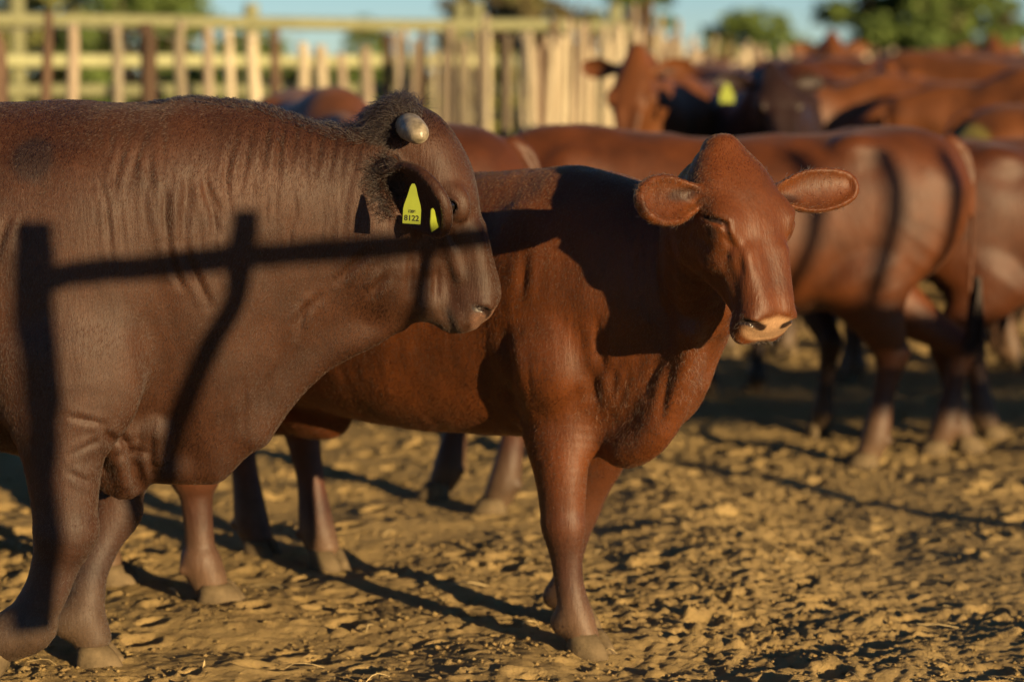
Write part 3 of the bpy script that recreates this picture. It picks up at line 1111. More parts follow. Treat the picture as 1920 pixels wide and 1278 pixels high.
darkpatch = [((.93, -.1, 1.49), (.10, .14, .07), (.022, .011, .008), .75),  # dark hair on the poll
             (tuple(bp(60, 290, -.3)), (.06, .12, .07), (.02, .012, .010), .7)]  # darker patch high on the near shoulder
bull, bull_body, BV, BQ = finish(
    'bull', S, .0068, BULL_M, (.040, .0138, .0050), MAT_BULL, HMs, EARS,
    'big dark brown bull with stubby horn and yellow tag numbered 8122, broadside at left', 'cattle standing in the kraal',
    [(-.165, nl + .01, .085, 0, 1.05, 1.15), (.075, .04, -.01, 0, 1.12, 0), (-1.37, -.16, 0, 0, 1.2, 0), (-1.07, .16, 0, 0, 1.2, 0)],
    seed=5, patches=darkpatch, disp=bull_disp, dust=.30, cat='bull', muzzle_col=(.20, .11, .075), mz=1.05)


def horn(parent, pts, name='horn'):
    a = catmull(pts, 6)
    V, F, ns = [], [], 20
    for i in range(len(a)):
        T = Vector(a[min(i + 1, len(a) - 1)][:3] - a[max(i - 1, 0)][:3]).normalized()
        u = T.orthogonal().normalized() if abs(T.z) > .9 else Vector((0, 0, 1)).cross(T).normalized()
        v = T.cross(u)
        for j in range(ns):
            an = 2 * math.pi * j / ns
            p = Vector(a[i][:3]) + (u * math.cos(an) + v * math.sin(an)) * a[i][3] * (1 + .012 * math.sin(i * 2.1 + j))
            V.append(tuple(p))
    for i in range(len(a) - 1):
        for j in range(ns):
            k = (j + 1) % ns
            F.append((i * ns + j, i * ns + k, (i + 1) * ns + k, (i + 1) * ns + j))
    F.append(tuple((len(a) - 1) * ns + j for j in range(ns)))
    return mesh_obj(name, V, F, MAT_HORN, parent)


h0 = Vector(bp(762, 240, -.06))
horn(bull, [(*h0, .036), (*(h0 + Vector((.010, -.05, .004))), .036), (*(h0 + Vector((.022, -.09, -.002))), .034), (*(h0 + Vector((.034, -.12, -.010))), .030), (*(h0 + Vector((.042, -.138, -.016))), .022), (*(h0 + Vector((.047, -.147, -.020))), .010), (*(h0 + Vector((.049, -.150, -.021))), .002)])
h1 = Vector((h0.x, -h0.y, h0.z))
horn(bull, [(*h1, .036), (*(h1 + Vector((.010, .05, .004))), .036), (*(h1 + Vector((.022, .09, -.002))), .034), (*(h1 + Vector((.034, .12, -.010))), .030), (*(h1 + Vector((.042, .138, -.016))), .022), (*(h1 + Vector((.049, .150, -.021))), .002)])
tuft(bull, 'tail_tuft', (-1.56, 0, .74), (-1.55, 0, .42), .03, 60, MAT_TUFT, 3, width=.006)
tg = Vector(bp(774, 366, -.33))
tm = Matrix.Translation(tg) @ Matrix.Rotation(math.radians(90), 4, 'X') @ Matrix.Rotation(math.radians(-12), 4, 'Y') @ Matrix.Rotation(math.radians(-3), 4, 'Z')
ear_tag(bull, tm, .046, .072, [('8122', .0195, -.064), ('1206', .010, -.044)])
tg2 = Vector(bp(812, 402, -.26))
tm2 = Matrix.Translation(tg2) @ Matrix.Rotation(math.radians(90), 4, 'X') @ Matrix.Rotation(math.radians(58), 4, 'Y') @ Matrix.Rotation(math.radians(18), 4, 'Z')
ear_tag(bull, tm2, .040, .040)

BC = body_colour(bull_body.data)
HMi = np.array(HMs.inverted())


def bull_flow(p, n):
    H = p @ HMi[:3, :3].T + HMi[:3, 3]
    f = np.tile(np.array((-.30, 0, -1.0)), (len(p), 1))
    f[:, 0] += .35 * lattice_noise(p, 3.5, 61) 
    L = np.full(len(p), 1.0)
    onh = np.clip((H[:, 0] + .02) / .08, 0, 1) * np.clip((p[:, 0] - .86) / .06, 0, 1)
    f = f * (1 - onh)[:, None] + onh[:, None] * np.array(HMs)[:3, 0] / 1.06
    L = L * (1 - .45 * onh)
    L *= np.where(p[:, 2] < .45, .7, 1)
    noseg = np.linalg.norm((H - np.array((.475, 0, -.085))) / np.array((.04, .06, .05)), axis=1) < 1
    L = np.where(noseg, .15, L)
    return f, L


coat_hair(bull, BV, BQ, BC * .62, bull_flow, 300000, .011, .00042, lambda c, n: np.where(n[:, 1] < .25, 1.0, .15) * np.where(c[:, 0] > -.45, 1, .12), seed=3, lift=.2, jit=.18)
# long dark curls on the poll and along the crest
pc = np.array(bp(745, 235))


def curls_w(c, n):
    d = np.linalg.norm((c - pc) / np.array((.075, .13, .075)), axis=1)
    d2 = np.linalg.norm((c - np.array(bp(725, 350, -.13))) / np.array((.06, .08, .09)), axis=1)
    crest = (np.abs(c[:, 1]) < .10) & (n[:, 2] > .5) & (c[:, 0] > .25) & (c[:, 0] < .9) & (c[:, 2] > 1.35)
    return np.clip(1.15 - d, 0, 1) * 1.0 + np.clip(1.1 - d2, 0, 1) * .35 + crest * .04


def curls_flow(p, n):
    f = np.stack([-.6 + .8 * lattice_noise(p, 22, 71), -.2 + .8 * lattice_noise(p, 22, 72), .15 + .9 * lattice_noise(p, 22, 73)], 1)
    return f, np.clip(1.3 - np.linalg.norm((p - pc) / .12, axis=1) * .4, .35, 1.2)


coat_hair(bull, BV, BQ, BC * 0 + np.array((.010, .005, .0035)), curls_flow, 9000, .042, .0006, curls_w, lift=.75, seed=6, name='poll_hair', jit=.5, curl=.5)
# ------------------------------------------------------------------ the red cow in the middle, turned three-quarters to the camera
MX, MY, MDEG = .185, 6.70, -39
MID_M = base_matrix(MX, MY, MDEG)
MID_I = MID_M.inverted()


def mp(px, py, Y):
    return MID_I @ P(px, py, Y)


S = Sculpt()
trunk = [(-1.58, 1.08, .96, .05), (-1.55, 1.17, .86, .12), (-1.48, 1.24, .76, .18), (-1.36, 1.29, .68, .225, .12), (-1.2, 1.30, .62, .245, .05), (-1.0, 1.285, .58, .255),
         (-.75, 1.285, .555, .265, -.08), (-.5, 1.30, .55, .265, -.08), (-.28, 1.315, .56, .235, 0), (-.12, 1.325, .57, .21, .05), (.03, 1.32, .58, .195, .1), (.16, 1.29, .58, .18, .15), (.27, 1.21, .60, .15, .2), (.37, 1.08, .66, .11, .2), (.43, .98, .74, .05, .2)]
S.rings(trunk, k=.04)
for s in (-1, 1):
    S.ell((-.06, s * .165, .98), (.13, .055, .24), .06)
    S.ell((.02, s * .175, .80), (.115, .06, .12), .05)
    S.ell((-1.12, s * .185, 1.25), (.07, .05, .05), .06)
    S.chain([(-1.40, s * .13, 1.08, .09, .13), (-1.30, s * .16, .92, .095, .19), (-1.20, s * .17, .76, .08, .15)], .06, sub=3, up=(1, 0, .01))
pol = mp(1380, 264, 6.14)
nd = pol
S.chain([(.0, .0, 1.03, .17, .27), (.20, .0, 1.03, .145, .255), (.40, -.005, 1.09, .120, .215), (nd.x * .72, nd.y * .5, 1.17, .10, .17), (nd.x - .09, nd.y, 1.25, .085, .125)], .09, sub=4)
# brisket and dewlap
b1, b2, b3 = mp(1150, 850, 6.55), mp(1225, 825, 6.45), mp(1272, 765, 6.40)
S.chain([(.12, 0, .60, .075, .07), (*b1.lerp(b2, .35), .05, .055), (b2.x, b2.y, b2.z + .02, .048, .055), (b3.x - .03, b3.y, b3.z + .02, .042, .055), (*mp(1275, 690, 6.38), .034, .05), (*mp(1290, 620, 6.32), .032, .045)], .06, sub=4)
S.ell((-1.02, 0, .535), (.14, .05, .06), .06)                      # navel and flank fold

fore_near = [mp(1048, 770, 6.62), mp(1052, 880, 6.58), mp(1057, 985, 6.56), mp(1066, 1085, 6.56), mp(1079, 1158, 6.56), mp(1094, 1196, 6.55)]
fore_far = [Vector((.0, .16, .80)), Vector((.02, .14, .60)), mp(1085, 950, 6.88), mp(1066, 1050, 6.88), mp(1062, 1110, 6.88), mp(1080, 1140, 6.87)]


def mid_leg(S, p):
    e, m, kn, ca, fe, pa = [Vector(q) for q in p]
    row = [(e, .078, .125), (e.lerp(m, .6), .072, .100), (m, .064, .082), (kn.lerp(m, .3), .058, .066), (kn, .056, .066), (kn.lerp(ca, .5), .042, .050), (ca, .038, .042), (ca.lerp(fe, .6), .042, .044), (fe, .048, .052), (pa, .041, .045)]
    dewclaws(S, fe, 1.1)
    S.chain([(*q, a, b) for q, a, b in row], .05, sub=4, up=(1, 0, .01))


mid_leg(S, fore_near)
mid_leg(S, fore_far)
hn = mp(603, 1060, 7.72); hf = mp(480, 1040, 7.88)
hindleg(S, [(-1.16, -.17, .74), (-1.28, -.17, .58), (hn.x - .09, hn.y + .0, .46), (hn.x - .045, hn.y, .27), (hn.x - .02, hn.y, .12), (hn.x + .01, hn.y, .06)], 1.3)
hindleg(S, [(-1.20, .15, .74), (-1.35, .13, .58), (hf.x - .09, hf.y, .46), (hf.x - .045, hf.y, .27), (hf.x - .02, hf.y, .12), (hf.x + .01, hf.y, .06)], 1.3)
S.chain([(-1.52, 0, 1.25, .035, .035), (-1.60, 0, 1.2, .030, .030), (-1.63, 0, 1.05, .022, .022), (-1.63, 0, .7, .015, .015)], .03, sub=3, up=(1, 0, .01))
MHEAD = head_matrix(pol, -15.5, 65, roll=0, scale=.96)
mears = [((.070, -.080, -.070), (.10, -1, .10), (.10, .35, 1), .205, .140), ((.080, .080, -.075), (-.02, 1, .20), (.10, -.1, 1), .270, .130)]
HMs, EARS = head_shape(S, MHEAD, .96, dims=(.93, 1.18, 1.05), ears=mears, eyes='shut', poll=.8, muzzle=1.22, crown=1.36)
MF = []
for a, b_, c in [((1290, 440), (1285, 560), 1.0), ((1265, 430), (1260, 580), 1.0), ((1240, 430), (1235, 590), .9), ((1215, 440), (1212, 590), .8), ((1305, 480), (1310, 570), .8), ((1190, 430), (1190, 560), .7),
                 ((1120, 600), (1128, 700), 1.0), ((1110, 700), (1118, 760), 1.2), ((1240, 670), (1205, 740), .8), ((1262, 680), (1232, 790), .9), ((1150, 690), (1145, 740), .8),
                 ((945, 620), (960, 760), 1.6), ((960, 760), (985, 800), 1.4), ((985, 470), (975, 560), .8), ((1175, 690), (1160, 760), .6), ((1350, 440), (1385, 470), .9), ((1385, 470), (1388, 520), .9)]:
    MF.append((np.array((a[0], a[1]), float), np.array((b_[0], b_[1]), float), c))


def mid_disp(V, nn):
    d = .005 * lattice_noise(V * np.array((1, 1, .7)), 5.5, 41) + .0026 * lattice_noise(V * np.array((1, 1, .6)), 14, 42) + .0010 * lattice_noise(V * np.array((1, 1, .5)), 36, 43)
    d *= np.clip((V[:, 2] - .1) / .3, .2, 1)
    M = np.array(MID_M)
    W = V @ M[:3, :3].T + M[:3, 3]
    c, s = math.cos(PITCH), math.sin(PITCH)
    zc = W[:, 1] * c - (W[:, 2] - CAM_H) * s
    px = 960 + W[:, 0] / zc * F_PX
    py = 639 - ((W[:, 2] - CAM_H) * c + W[:, 1] * s) / zc * F_PX
    q = np.stack([px, py], 1)
    side = np.clip(-nn[:, 1] * 2.5, 0, 1)
    q[:, 0] += 5 * lattice_noise(V, 9, 44)
    for A, B, cc in MF:
        m = np.nonzero((side > 0) & (q[:, 0] > min(A[0], B[0]) - 30) & (q[:, 0] < max(A[0], B[0]) + 30) & (q[:, 1] > min(A[1], B[1]) - 30) & (q[:, 1] < max(A[1], B[1]) + 30))[0]
        if len(m) == 0: continue
        dd, t = seg_dist(q[m], A, B)
        w = 6.0 + 2.5 * cc
        amp = .0058 * cc * np.sin(np.clip(t, .03, .97) * math.pi) ** .6
        d[m] += side[m] * amp * (-np.exp(-(dd / w) ** 2) + .55 * np.exp(-((dd - 2.2 * w) / (1.3 * w)) ** 2))
    return d


midcow, mid_body, MV, MQ = finish(
    'cow', S, .0062, MID_M, (.086, .0225, .0030), MAT_RED, HMs, EARS,
    'chestnut red cow in the middle facing the camera with squinting eyes and pink nose', 'cattle standing in the kraal',
    [(*mp(1106, 1226, 6.55).xy, 0, .1, 1.08, 0), (*mp(1085, 1160, 6.87).xy, 0, 0, 1.0, 0), (hn.x + .03, hn.y, 0, 0, 1.1, 0), (hf.x + .03, hf.y, 0, 0, 1.1, 0)],
    seed=9, disp=mid_disp, dust=.30, muzzle_col=(.33, .20, .11), eyeb=False, mz=1.22, shut=True)
tuft(midcow, 'tail_tuft', (-1.63, 0, .74), (-1.62, 0, .45), .03, 60, MAT_TUFT, 4, width=.006)

MC = body_colour(mid_body.data)
MHi = np.array(HMs.inverted())


def mid_flow(p, n):
    H = p @ MHi[:3, :3].T + MHi[:3, 3]
    f = np.tile(np.array((-.40, 0, -1.0)), (len(p), 1))
    f[:, 0] += .4 * lattice_noise(p, 3.5, 62)
    onh = np.clip((H[:, 0] + .03) / .06, 0, 1) * np.clip((p[:, 0] - .66) / .06, 0, 1)
    f = f * (1 - onh)[:, None] + onh[:, None] * np.array(HMs)[:3, 0]
    L = (1 - .5 * onh) * np.where(p[:, 2] < .45, .7, 1)
    noseg = np.linalg.norm((H - np.array((.475, 0, -.085))) / np.array((.04, .07, .05)), axis=1) < 1
    return f, np.where(noseg, .15, L)


coat_hair(midcow, MV, MQ, MC * .80, mid_flow, 230000, .009, .00040, lambda c, n: np.where(n[:, 1] < .45, 1.0, .2) * np.where(c[:, 0] > -1.3, 1, .2), seed=4, lift=.2, jit=.18)
EI = [np.array(e.inverted()) for e in EARS]


def ear_w(c, n):
    w = np.zeros(len(c))
    for e in EI:
        H = c @ e[:3, :3].T + e[:3, 3]
        w += (H[:, 0] > .0) & (H[:, 0] < .24) & (np.abs(H[:, 1]) < .09) & (np.abs(H[:, 2]) < .06)
    return w + 1e-9


def ear_flow(p, n):
    f = np.zeros_like(p)
    for E_, e in zip(EARS, EI):
        H = p @ e[:3, :3].T + e[:3, 3]
        m = (H[:, 0] > -.02) & (H[:, 0] < .27) & (np.abs(H[:, 1]) < .1) & (np.abs(H[:, 2]) < .08)
        f[m] = np.array(E_)[:3, 0] + np.array(E_)[:3, 1] * .5 * np.sign(H[m, 1])[:, None]
    f[:, 2] -= .02
    return f, np.ones(len(p))


coat_hair(midcow, MV, MQ, MC * 1.1, ear_flow, 1800, .009, .0004, ear_w, lift=.3, seed=8, name='ear_hair', jit=.35, curl=.3)


def stubble_w(c, n):
    H = c @ MHi[:3, :3].T + MHi[:3, 3]
    return ((H[:, 0] > .40) & (H[:, 0] < .52) & (H[:, 2] < -.11) & (np.abs(H[:, 1]) < .09)) + ((H[:, 0] > .38) & (H[:, 0] < .47) & (np.abs(H[:, 1]) > .05) & (H[:, 2] < -.05) & (np.abs(H[:, 1]) < .09)) * .4 + 1e-9


coat_hair(midcow, MV, MQ, MC * 0 + np.array((.30, .20, .11)), lambda p, n: (np.tile(np.array(HMs)[:3, 0], (len(p), 1)), np.ones(len(p))), 1300, .016, .00022, stubble_w, lift=.9, seed=12, name='muzzle_hair', jit=.5, curl=.2)

coat_hair(midcow, MV, MQ, MC * 0 + np.array((.035, .013, .006)), ear_flow, 500, .016, .00035, lambda c, n: ear_w(c, n) * np.max([((c @ e[:3, :3].T + e[:3, 3])[:, 0] < .10) * 1.0 for e in EI], axis=0) + 1e-9, lift=.8, seed=9, name='ear_hair', jit=.5, curl=.4)
# ------------------------------------------------------------------ the other cattle
GRP = 'cattle standing in the kraal'
RED = [(.060, .0160, .0032), (.074, .0200, .0034), (.036, .010, .003), (.108, .035, .008), (.016, .006, .004)]  # last coat is darkened to stand in for shade


def neck_to(x, y, z, drop=.0):
    return [(.0, 0, 1.03, .16, .25), (.2, y * .08, 1.02 + (z - 1.2) * .15, .145, .23), (.2 + (x - .2) * .45, y * .4, 1.04 + (z - 1.05) * .45, .11, .19), (.2 + (x - .2) * .85, y * .85, 1.0 + (z - 1.0) * .85, .09, .135)]


def make_cow(X, Y, deg, label, poll=(.78, 0, 1.40), head=(0, 55), s=1.0, coat=0, fore=((0, .0), (0, .0)), hind=(-1.30, -1.30), h=.013, tagged=False, patches=(), girth=1.0, seed=1, ears=None, detail=True):
    S = Sculpt()
    p = Vector(poll)
    hM = head_matrix(p, head[0], head[1], scale=.97)
    back = p - Vector((math.cos(math.radians(head[0])), math.sin(math.radians(head[0])), 0)) * .06
    neck = neck_to(back.x, back.y, back.z - .08)
    legs = ([std_fore(-1, hx=fore[0][0], knee=fore[0][1]), std_fore(1, hx=fore[1][0], knee=fore[1][1])], [std_hind(-1, hind[0]), std_hind(1, hind[1])])
    HMs, E = cow_body(S, neck, legs, hM, 1.0, girth=girth, poll=.6, ears=ears)
    hv = [(fore[0][0] + .05, -.14, 0, 0, 1.15, 0), (fore[1][0] + .05, .14, 0, 0, 1.15, 0), (hind[0] + .05, -.15, 0, 0, 1.1, 0), (hind[1] + .05, .15, 0, 0, 1.1, 0)]
    root, b, V, Q = finish('cow', S, h, base_matrix(X, Y, deg, s), RED[coat], MAT_RED, HMs, E, label, GRP, hv, seed=seed, patches=patches, dust=.4,
                           disp=lambda V, n: .009 * (lattice_noise(V * np.array((1, 1, .7)), 5, seed) + .5 * lattice_noise(V * np.array((1, 1, .4)), 12, seed)) * np.clip(V[:, 2], .2, 1))
    tuft(root, 'tail_tuft', (-1.64, 0, .72), (-1.63, 0, .42), .022, 40, MAT_TUFT, seed, width=.007)
    if tagged:
        E0 = E[tagged - 1]
        wp = root.matrix_world @ (E0 @ Vector((.12, 0, .03)))
        ear_tag(root, root.matrix_world.inverted() @ Matrix.Translation(wp + Vector((-.02, -.04, -.03))) @ Matrix.Rotation(math.radians(78), 4, 'X'), .075, .075)
    return root


# right of the middle cow, broadside and facing left, tail at the right
c_right = make_cow(.20, 9.80, 182, 'red cow broadside right of the middle cow, facing left with tail hanging', poll=(.60, .18, 1.22), head=(35, 50), s=1.04, coat=1, fore=((-.3, 0), (-.12, 0)), hind=(-1.56, -1.22), h=.010, seed=31)
# far right, beside it
c_edge = make_cow(3.15, 10.35, 2, 'red cow at the right edge of the frame, behind the rump of its neighbour', poll=(.8, 0, 1.3), s=.99, coat=0, hind=(-1.28, -1.1), h=.012, seed=32)
# seen only by its legs between the two cows
c_legs = make_cow(1.08, 11.75, 110, 'red cow, coat darkened for shade, behind the broadside red cow, its legs showing', poll=(.8, .1, 1.15), s=.95, coat=4, h=.014, seed=33)  # the neighbour's shadow is put into the coat colour
# behind the middle cow, rump showing over its back
c_rump = make_cow(-1.60, 8.9, 176, 'red cow whose rounded rump shows above the back of the middle cow', poll=(.8, 0, 1.2), s=1.06, coat=0, hind=(-1.28, -1.50), h=.011, seed=34)
# hidden behind the bull
c_behind = make_cow(-.98, 7.3, 4, 'red cow behind the bull with dusty forelegs showing under its brisket', poll=(.36, .26, 1.22), head=(120, 40), s=1.10, coat=1, fore=((.03, 0), (-.28, 0)), h=.010, seed=35)
# rump between the bull's hump and poll
c_hump = make_cow(-.80, 10.9, -80, 'orange brown cow whose back rises between the hump and horn of the bull', poll=(.8, 0, 1.15), s=1.14, coat=3, h=.014, seed=36)
# tan rump at right behind
c_tan = make_cow(4.05, 12.9, -3, 'tan red cow with dried dung on its rump, at the right behind two others', poll=(.85, 0, 1.25), s=1.07, coat=3, h=.014, seed=37,
                 patches=[((-1.50, -.12, 1.12), (.10, .16, .10), (.26, .22, .05), .9)])
c_low = make_cow(1.75, 12.3, 178, 'red cow whose low back shows just above the broadside red cow', poll=(.7, .3, 1.1), s=.98, coat=1, h=.016, seed=38)
# head up, facing the camera beside the palisade
c_face = make_cow(.90, 13.7, -112, 'red cow with raised head facing the camera beside the end of the palisade', poll=(.55, 0, 1.46), head=(8, 64), s=1.18, coat=3, h=.012, seed=39)
c_tag = make_cow(1.38, 13.5, -100, 'cow darkened for shade, with a round yellow ear tag in a gap of the herd', poll=(.62, .1, 1.45), head=(20, 50), s=1.14, coat=4, h=.013, tagged=1, seed=40)  # its unlit side is put into the coat colour

# herd beyond: copies of four of the cattle
herd_src = [c_low, c_tan, c_hump, c_face]
spots = [(2.35, 16.6, -75, .97), (4.8, 18.6, -110, 1.12), (6.6, 18.4, 160, 1.05), (2.35, 15.6, 200, 1.02), (3.2, 14.9, 170, 1.05), (2.0, 17.0, -70, 1.08), (4.3, 15.6, -100, 1.06), (2.9, 17.6, 160, 1.12), (3.9, 17.9, 15, 1.10), (5.0, 17.2, 185, 1.08),
         (3.2, 19.6, -120, 1.12), (4.5, 20.2, -60, 1.14), (5.6, 19.4, 170, 1.1), (2.6, 20.8, -85, 1.12), (6.3, 21.4, 200, 1.1), (5.2, 22.6, 10, 1.14), (4.0, 22.9, 175, 1.16), (6.0, 24.8, 150, 1.14), (4.9, 25.4, -90, 1.14),
         (5.4, 15.2, 178, 1.03), (3.5, 25.8, 20, 1.15), (7.1, 26.5, 5, 1.15)]
desc = ['turned left', 'turned away', 'facing forward', 'half hidden', 'with lowered head', 'seen from the rear']
where = ['with its face to the camera, behind the yellow tagged one', 'facing forward in the third row below the big tree', 'turned left in the third row at the right edge', 'just right of the cow with the yellow tag', 'above the low red back in the gap', 'second row behind the raised head', 'above the tan rump', 'in the third row left of centre', 'in the third row under the big tree', 'in the third row near the right edge',
         'in the fourth row left of the big tree', 'in the fourth row below the big tree', 'in the fourth row near the right edge', 'in the fourth row beside the palisade tops', 'in the fifth row at far right', 'in the fifth row right of centre', 'in the fifth row left of centre', 'in the last row at far right', 'in the last row right of centre',
         'at the right edge behind the tan rump', 'in the last row left of centre', 'at the very back, farthest right of the herd']
for i, (x, y, dg, sc) in enumerate(spots):
    src = herd_src[(i * 7 + 1) % 3] if i not in (0, 6, 11, 13, 18) else c_face
    c = copy_tree(src)
    c.matrix_world = base_matrix(x, y, dg, sc * 1.16)
    c['label'] = 'distant blurred red cow ' + where[i]
print('herd', round(time.time() - T0, 1))
# ------------------------------------------------------------------ fences
def wood(name, a, b_, dark=.4):
    m, nt, b = new_mat(name)
    oi = N(nt, 'ShaderNodeObjectInfo')
    v = coords(nt, (9, 9, 1.6))
    n1 = noise(nt, v, 2.0, 6, .65)
    c = mixc(nt, ramp(nt, n1, .35, .65), a, b_)
    n2 = noise(nt, v, 7.0, 5, .7)
    c = mixc(nt, ramp(nt, n2, .5, .75, 0, dark), c, tuple(x * .25 for x in a))
    f = ramp(nt, oi.outputs['Random'], 0, 1, .55, 1.25)
    vm = N(nt, 'ShaderNodeVectorMath', operation='SCALE')
    nt.links.new(c, vm.inputs[0]); nt.links.new(f, vm.inputs['Scale'])
    nt.links.new(vm.outputs[0], b.inputs['Base Color'])
    b.inputs['Roughness'].default_value = .85
    b.inputs['Specular IOR Level'].default_value = .2
    bump(nt, b, noise(nt, v, 9.0, 5, .7), .8, .012)
    return m


MAT_PALE = wood('weathered_pale_wood', (.52, .46, .33), (.36, .30, .20), .35)
MAT_BARK = wood('reddish_brown_bark_wood', (.18, .115, .075), (.10, .065, .045), .5)
MAT_GREY = wood('grey_wood', (.40, .34, .25), (.26, .20, .14), .45)
MAT_RAIL = wood('pale_green_treated_pole', (.36, .37, .20), (.27, .28, .15), .2)
MAT_WIRE = simple('dull_wire', (.2, .19, .17), .5, .5)


def pole_mesh(name, pts, mat, ns=9, seed=0, knobs=.12):
    """a crooked pole through pts (x y z r)"""
    rg = np.random.default_rng(seed)
    a = catmull(pts, 4)
    V, F = [], []
    for i in range(len(a)):
        T = Vector(a[min(i + 1, len(a) - 1)][:3] - a[max(i - 1, 0)][:3]).normalized()
        u = Vector((1, 0, 0)) if abs(T.x) < .8 else Vector((0, 0, 1))
        u = (u - T * u.dot(T)).normalized()
        v = T.cross(u)
        for j in range(ns):
            an = 2 * math.pi * j / ns
            r = a[i][3] * (1 + knobs * rg.normal() * .6)
            V.append(tuple(Vector(a[i][:3]) + (u * math.cos(an) + v * math.sin(an)) * r))
    for i in range(len(a) - 1):
        for j in range(ns):
            k = (j + 1) % ns
            F.append((i * ns + j, i * ns + k, (i + 1) * ns + k, (i + 1) * ns + j))
    F.append(tuple((len(a) - 1) * ns + j for j in range(ns)))
    F.append(tuple(j for j in range(ns - 1, -1, -1)))
    me = bpy.data.meshes.new(name)
    me.from_pydata(V, [], F)
    me.polygons.foreach_set('use_smooth', [True] * len(me.polygons))
    me.materials.append(mat)
    return me


def put(name, me, parent, loc=(0, 0, 0), rot=(0, 0, 0), sc=(1, 1, 1)):
    o = bpy.data.objects.new(name, me)
    COL.objects.link(o)
    o.parent = parent
    o.location = loc; o.rotation_euler = rot; o.scale = sc
    return o


def root_at(name, loc, label, cat, group=None):
    o = bpy.data.objects.new(name, None)
    COL.objects.link(o)
    o.location = loc
    return tag(o, label, cat, group)


pm = {}
for mname, mat in (('pale', MAT_PALE), ('bark', MAT_BARK), ('grey', MAT_GREY)):
    pm[mname] = [pole_mesh('fence_post', [(rg.normal(0, .012), rg.normal(0, .012), -.1, .042), (rg.normal(0, .02), rg.normal(0, .02), .5, .042), (rg.normal(0, .022), rg.normal(0, .02), 1.1, .038), (rg.normal(0, .015), 0, 1.75, .036), (0, 0, 1.9, .032)], mat, seed=k) for k in range(4)]


def screen_x_to_line(px, A, B):
    """point of the ground line A-B seen at photo column px"""
    k = (px - 960) / F_PX
    # X = k * (Y cos p + ...) ; near enough: X = k*Y*1.006
    k *= 1.006
    t = (k * A[1] - A[0]) / ((B[0] - A[0]) - k * (B[1] - A[1]))
    return A[0] + (B[0] - A[0]) * t, A[1] + (B[1] - A[1]) * t


# sparse rough posts at the left with two wires
f1 = root_at('post_fence', (-2.66, 12.7, 0), 'rough uneven wooden posts strung with wire, across the upper left', 'fence')
A1, B1 = (-2.66, 12.7), (-1.1, 17.5)
specs = [(8, 35, 'bark', 1.25, 60), (90, 22, 'bark', .75, 22), (160, 36, 'grey', .95, 45), (226, 45, 'pale', .85, 45), (281, 42, 'bark', 1.35, 45), (348, 40, 'pale', .95, 40), (399, 50, 'grey', .85, 52), (441, 52, 'pale', .8, 55), (493, 58, 'pale', 1.1, 62), (522, 52, 'bark', .9, 55),
         (572, 80, 'pale', 1.1, 80), (611, 84, 'pale', 1.2, 85), (652, 95, 'grey', .9, 100), (688, 85, 'grey', 1.15, 88), (728, 62, 'bark', 1.1, 62)]
for i, (px, _, kind, w, top) in enumerate(specs):
    x, y = screen_x_to_line(px, A1, B1)
    hgt = P(px, top, y).z
    put('post', pm[kind][i % 4], f1, (x + 2.66, y - 12.7, 0), (rg.normal(0, .02), rg.normal(0, .02), rg.uniform(0, 6)), (w, w, hgt / 1.9))
for zz in (1.80, 1.32):
    ps = []
    for t in np.linspace(-.25, .8, 9):
        ps.append((t * (B1[0] - A1[0]), t * (B1[1] - A1[1]) - .05, zz + .03 * math.sin(t * 9), .0035))
    put('wire', pole_mesh('wire', ps, MAT_WIRE, ns=5, knobs=0), f1)

# dense palisade running from there to the right and back
f2 = root_at('palisade', (-.5, 17.3, 0), 'dense palisade of pale upright poles running back behind the herd', 'fence')
line = [(-.80, 17.45), (.15, 17.0), (1.35, 19.4), (4.3, 33.0), (15.5, 72.0)]
n_p = 0
for k in range(4):
    A, B = np.array(line[k]), np.array(line[k + 1])
    L = np.linalg.norm(B - A)
    step = (.064, .062, .098, .45)[k]
    t = 0
    while t < L and n_p < 290:
        x, y = A + (B - A) * t / L
        kind = rg.choice(['pale', 'pale', 'pale', 'grey', 'grey', 'bark'])
        w = rg.uniform(.55, .9) * (1.0, 1.0, 1.25, 2.0)[k]
        hg = rg.normal(1.87, .06) if k < 2 else rg.normal(1.62, .07) if k < 3 else rg.normal(1.66, .14)
        if 30 < n_p and rg.random() < .14: hg += .17
        put('pole', pm[kind][rg.integers(4)], f2, (x + .5, y - 17.3 + rg.normal(0, .03), 0), (rg.normal(0, .012), rg.normal(0, .012), rg.uniform(0, 6)), (w, w, hg / 1.9))
        n_p += 1
        t += step * rg.uniform(.85, 1.2) * (1 if w < 1.1 else 1.15)
print('palisade poles', n_p)

# pale rail fence behind
f3 = root_at('rail_fence', (-4.0, 17.6, 0), 'pale green pole rail fence with thick posts behind the rough posts', 'fence')
A3, B3 = np.array((-4.2, 17.4)), np.array((1.0, 20.4))
for px in (45, 478, 862, 893, 1150, -380):
    x, y = screen_x_to_line(px, A3, B3)
    me = pole_mesh('post', [(0, 0, -.1, .062), (0, 0, 1, .062), (0, 0, 2.14, .060)], MAT_RAIL, seed=int(px) + 500, knobs=.03)
    put('post', me, f3, (x + 4.0, y - 17.6, 0), (0, 0, 0), (1, 1, (1.0 if px != 478 else .98)))
for zz in (1.95, 1.66, 1.44, 1.22, 1.0, .72, .42):
    a_, b__ = A3, B3
    ps = []
    for t in np.linspace(-.15, 1.0, 8):
        q = a_ + (b__ - a_) * t
        ps.append((q[0] + 4.0, q[1] - 17.6 - .09, zz + rg.normal(0, .006), .050))
    put('rail', pole_mesh('rail', ps, MAT_RAIL, seed=int(zz * 100), knobs=.03), f3)

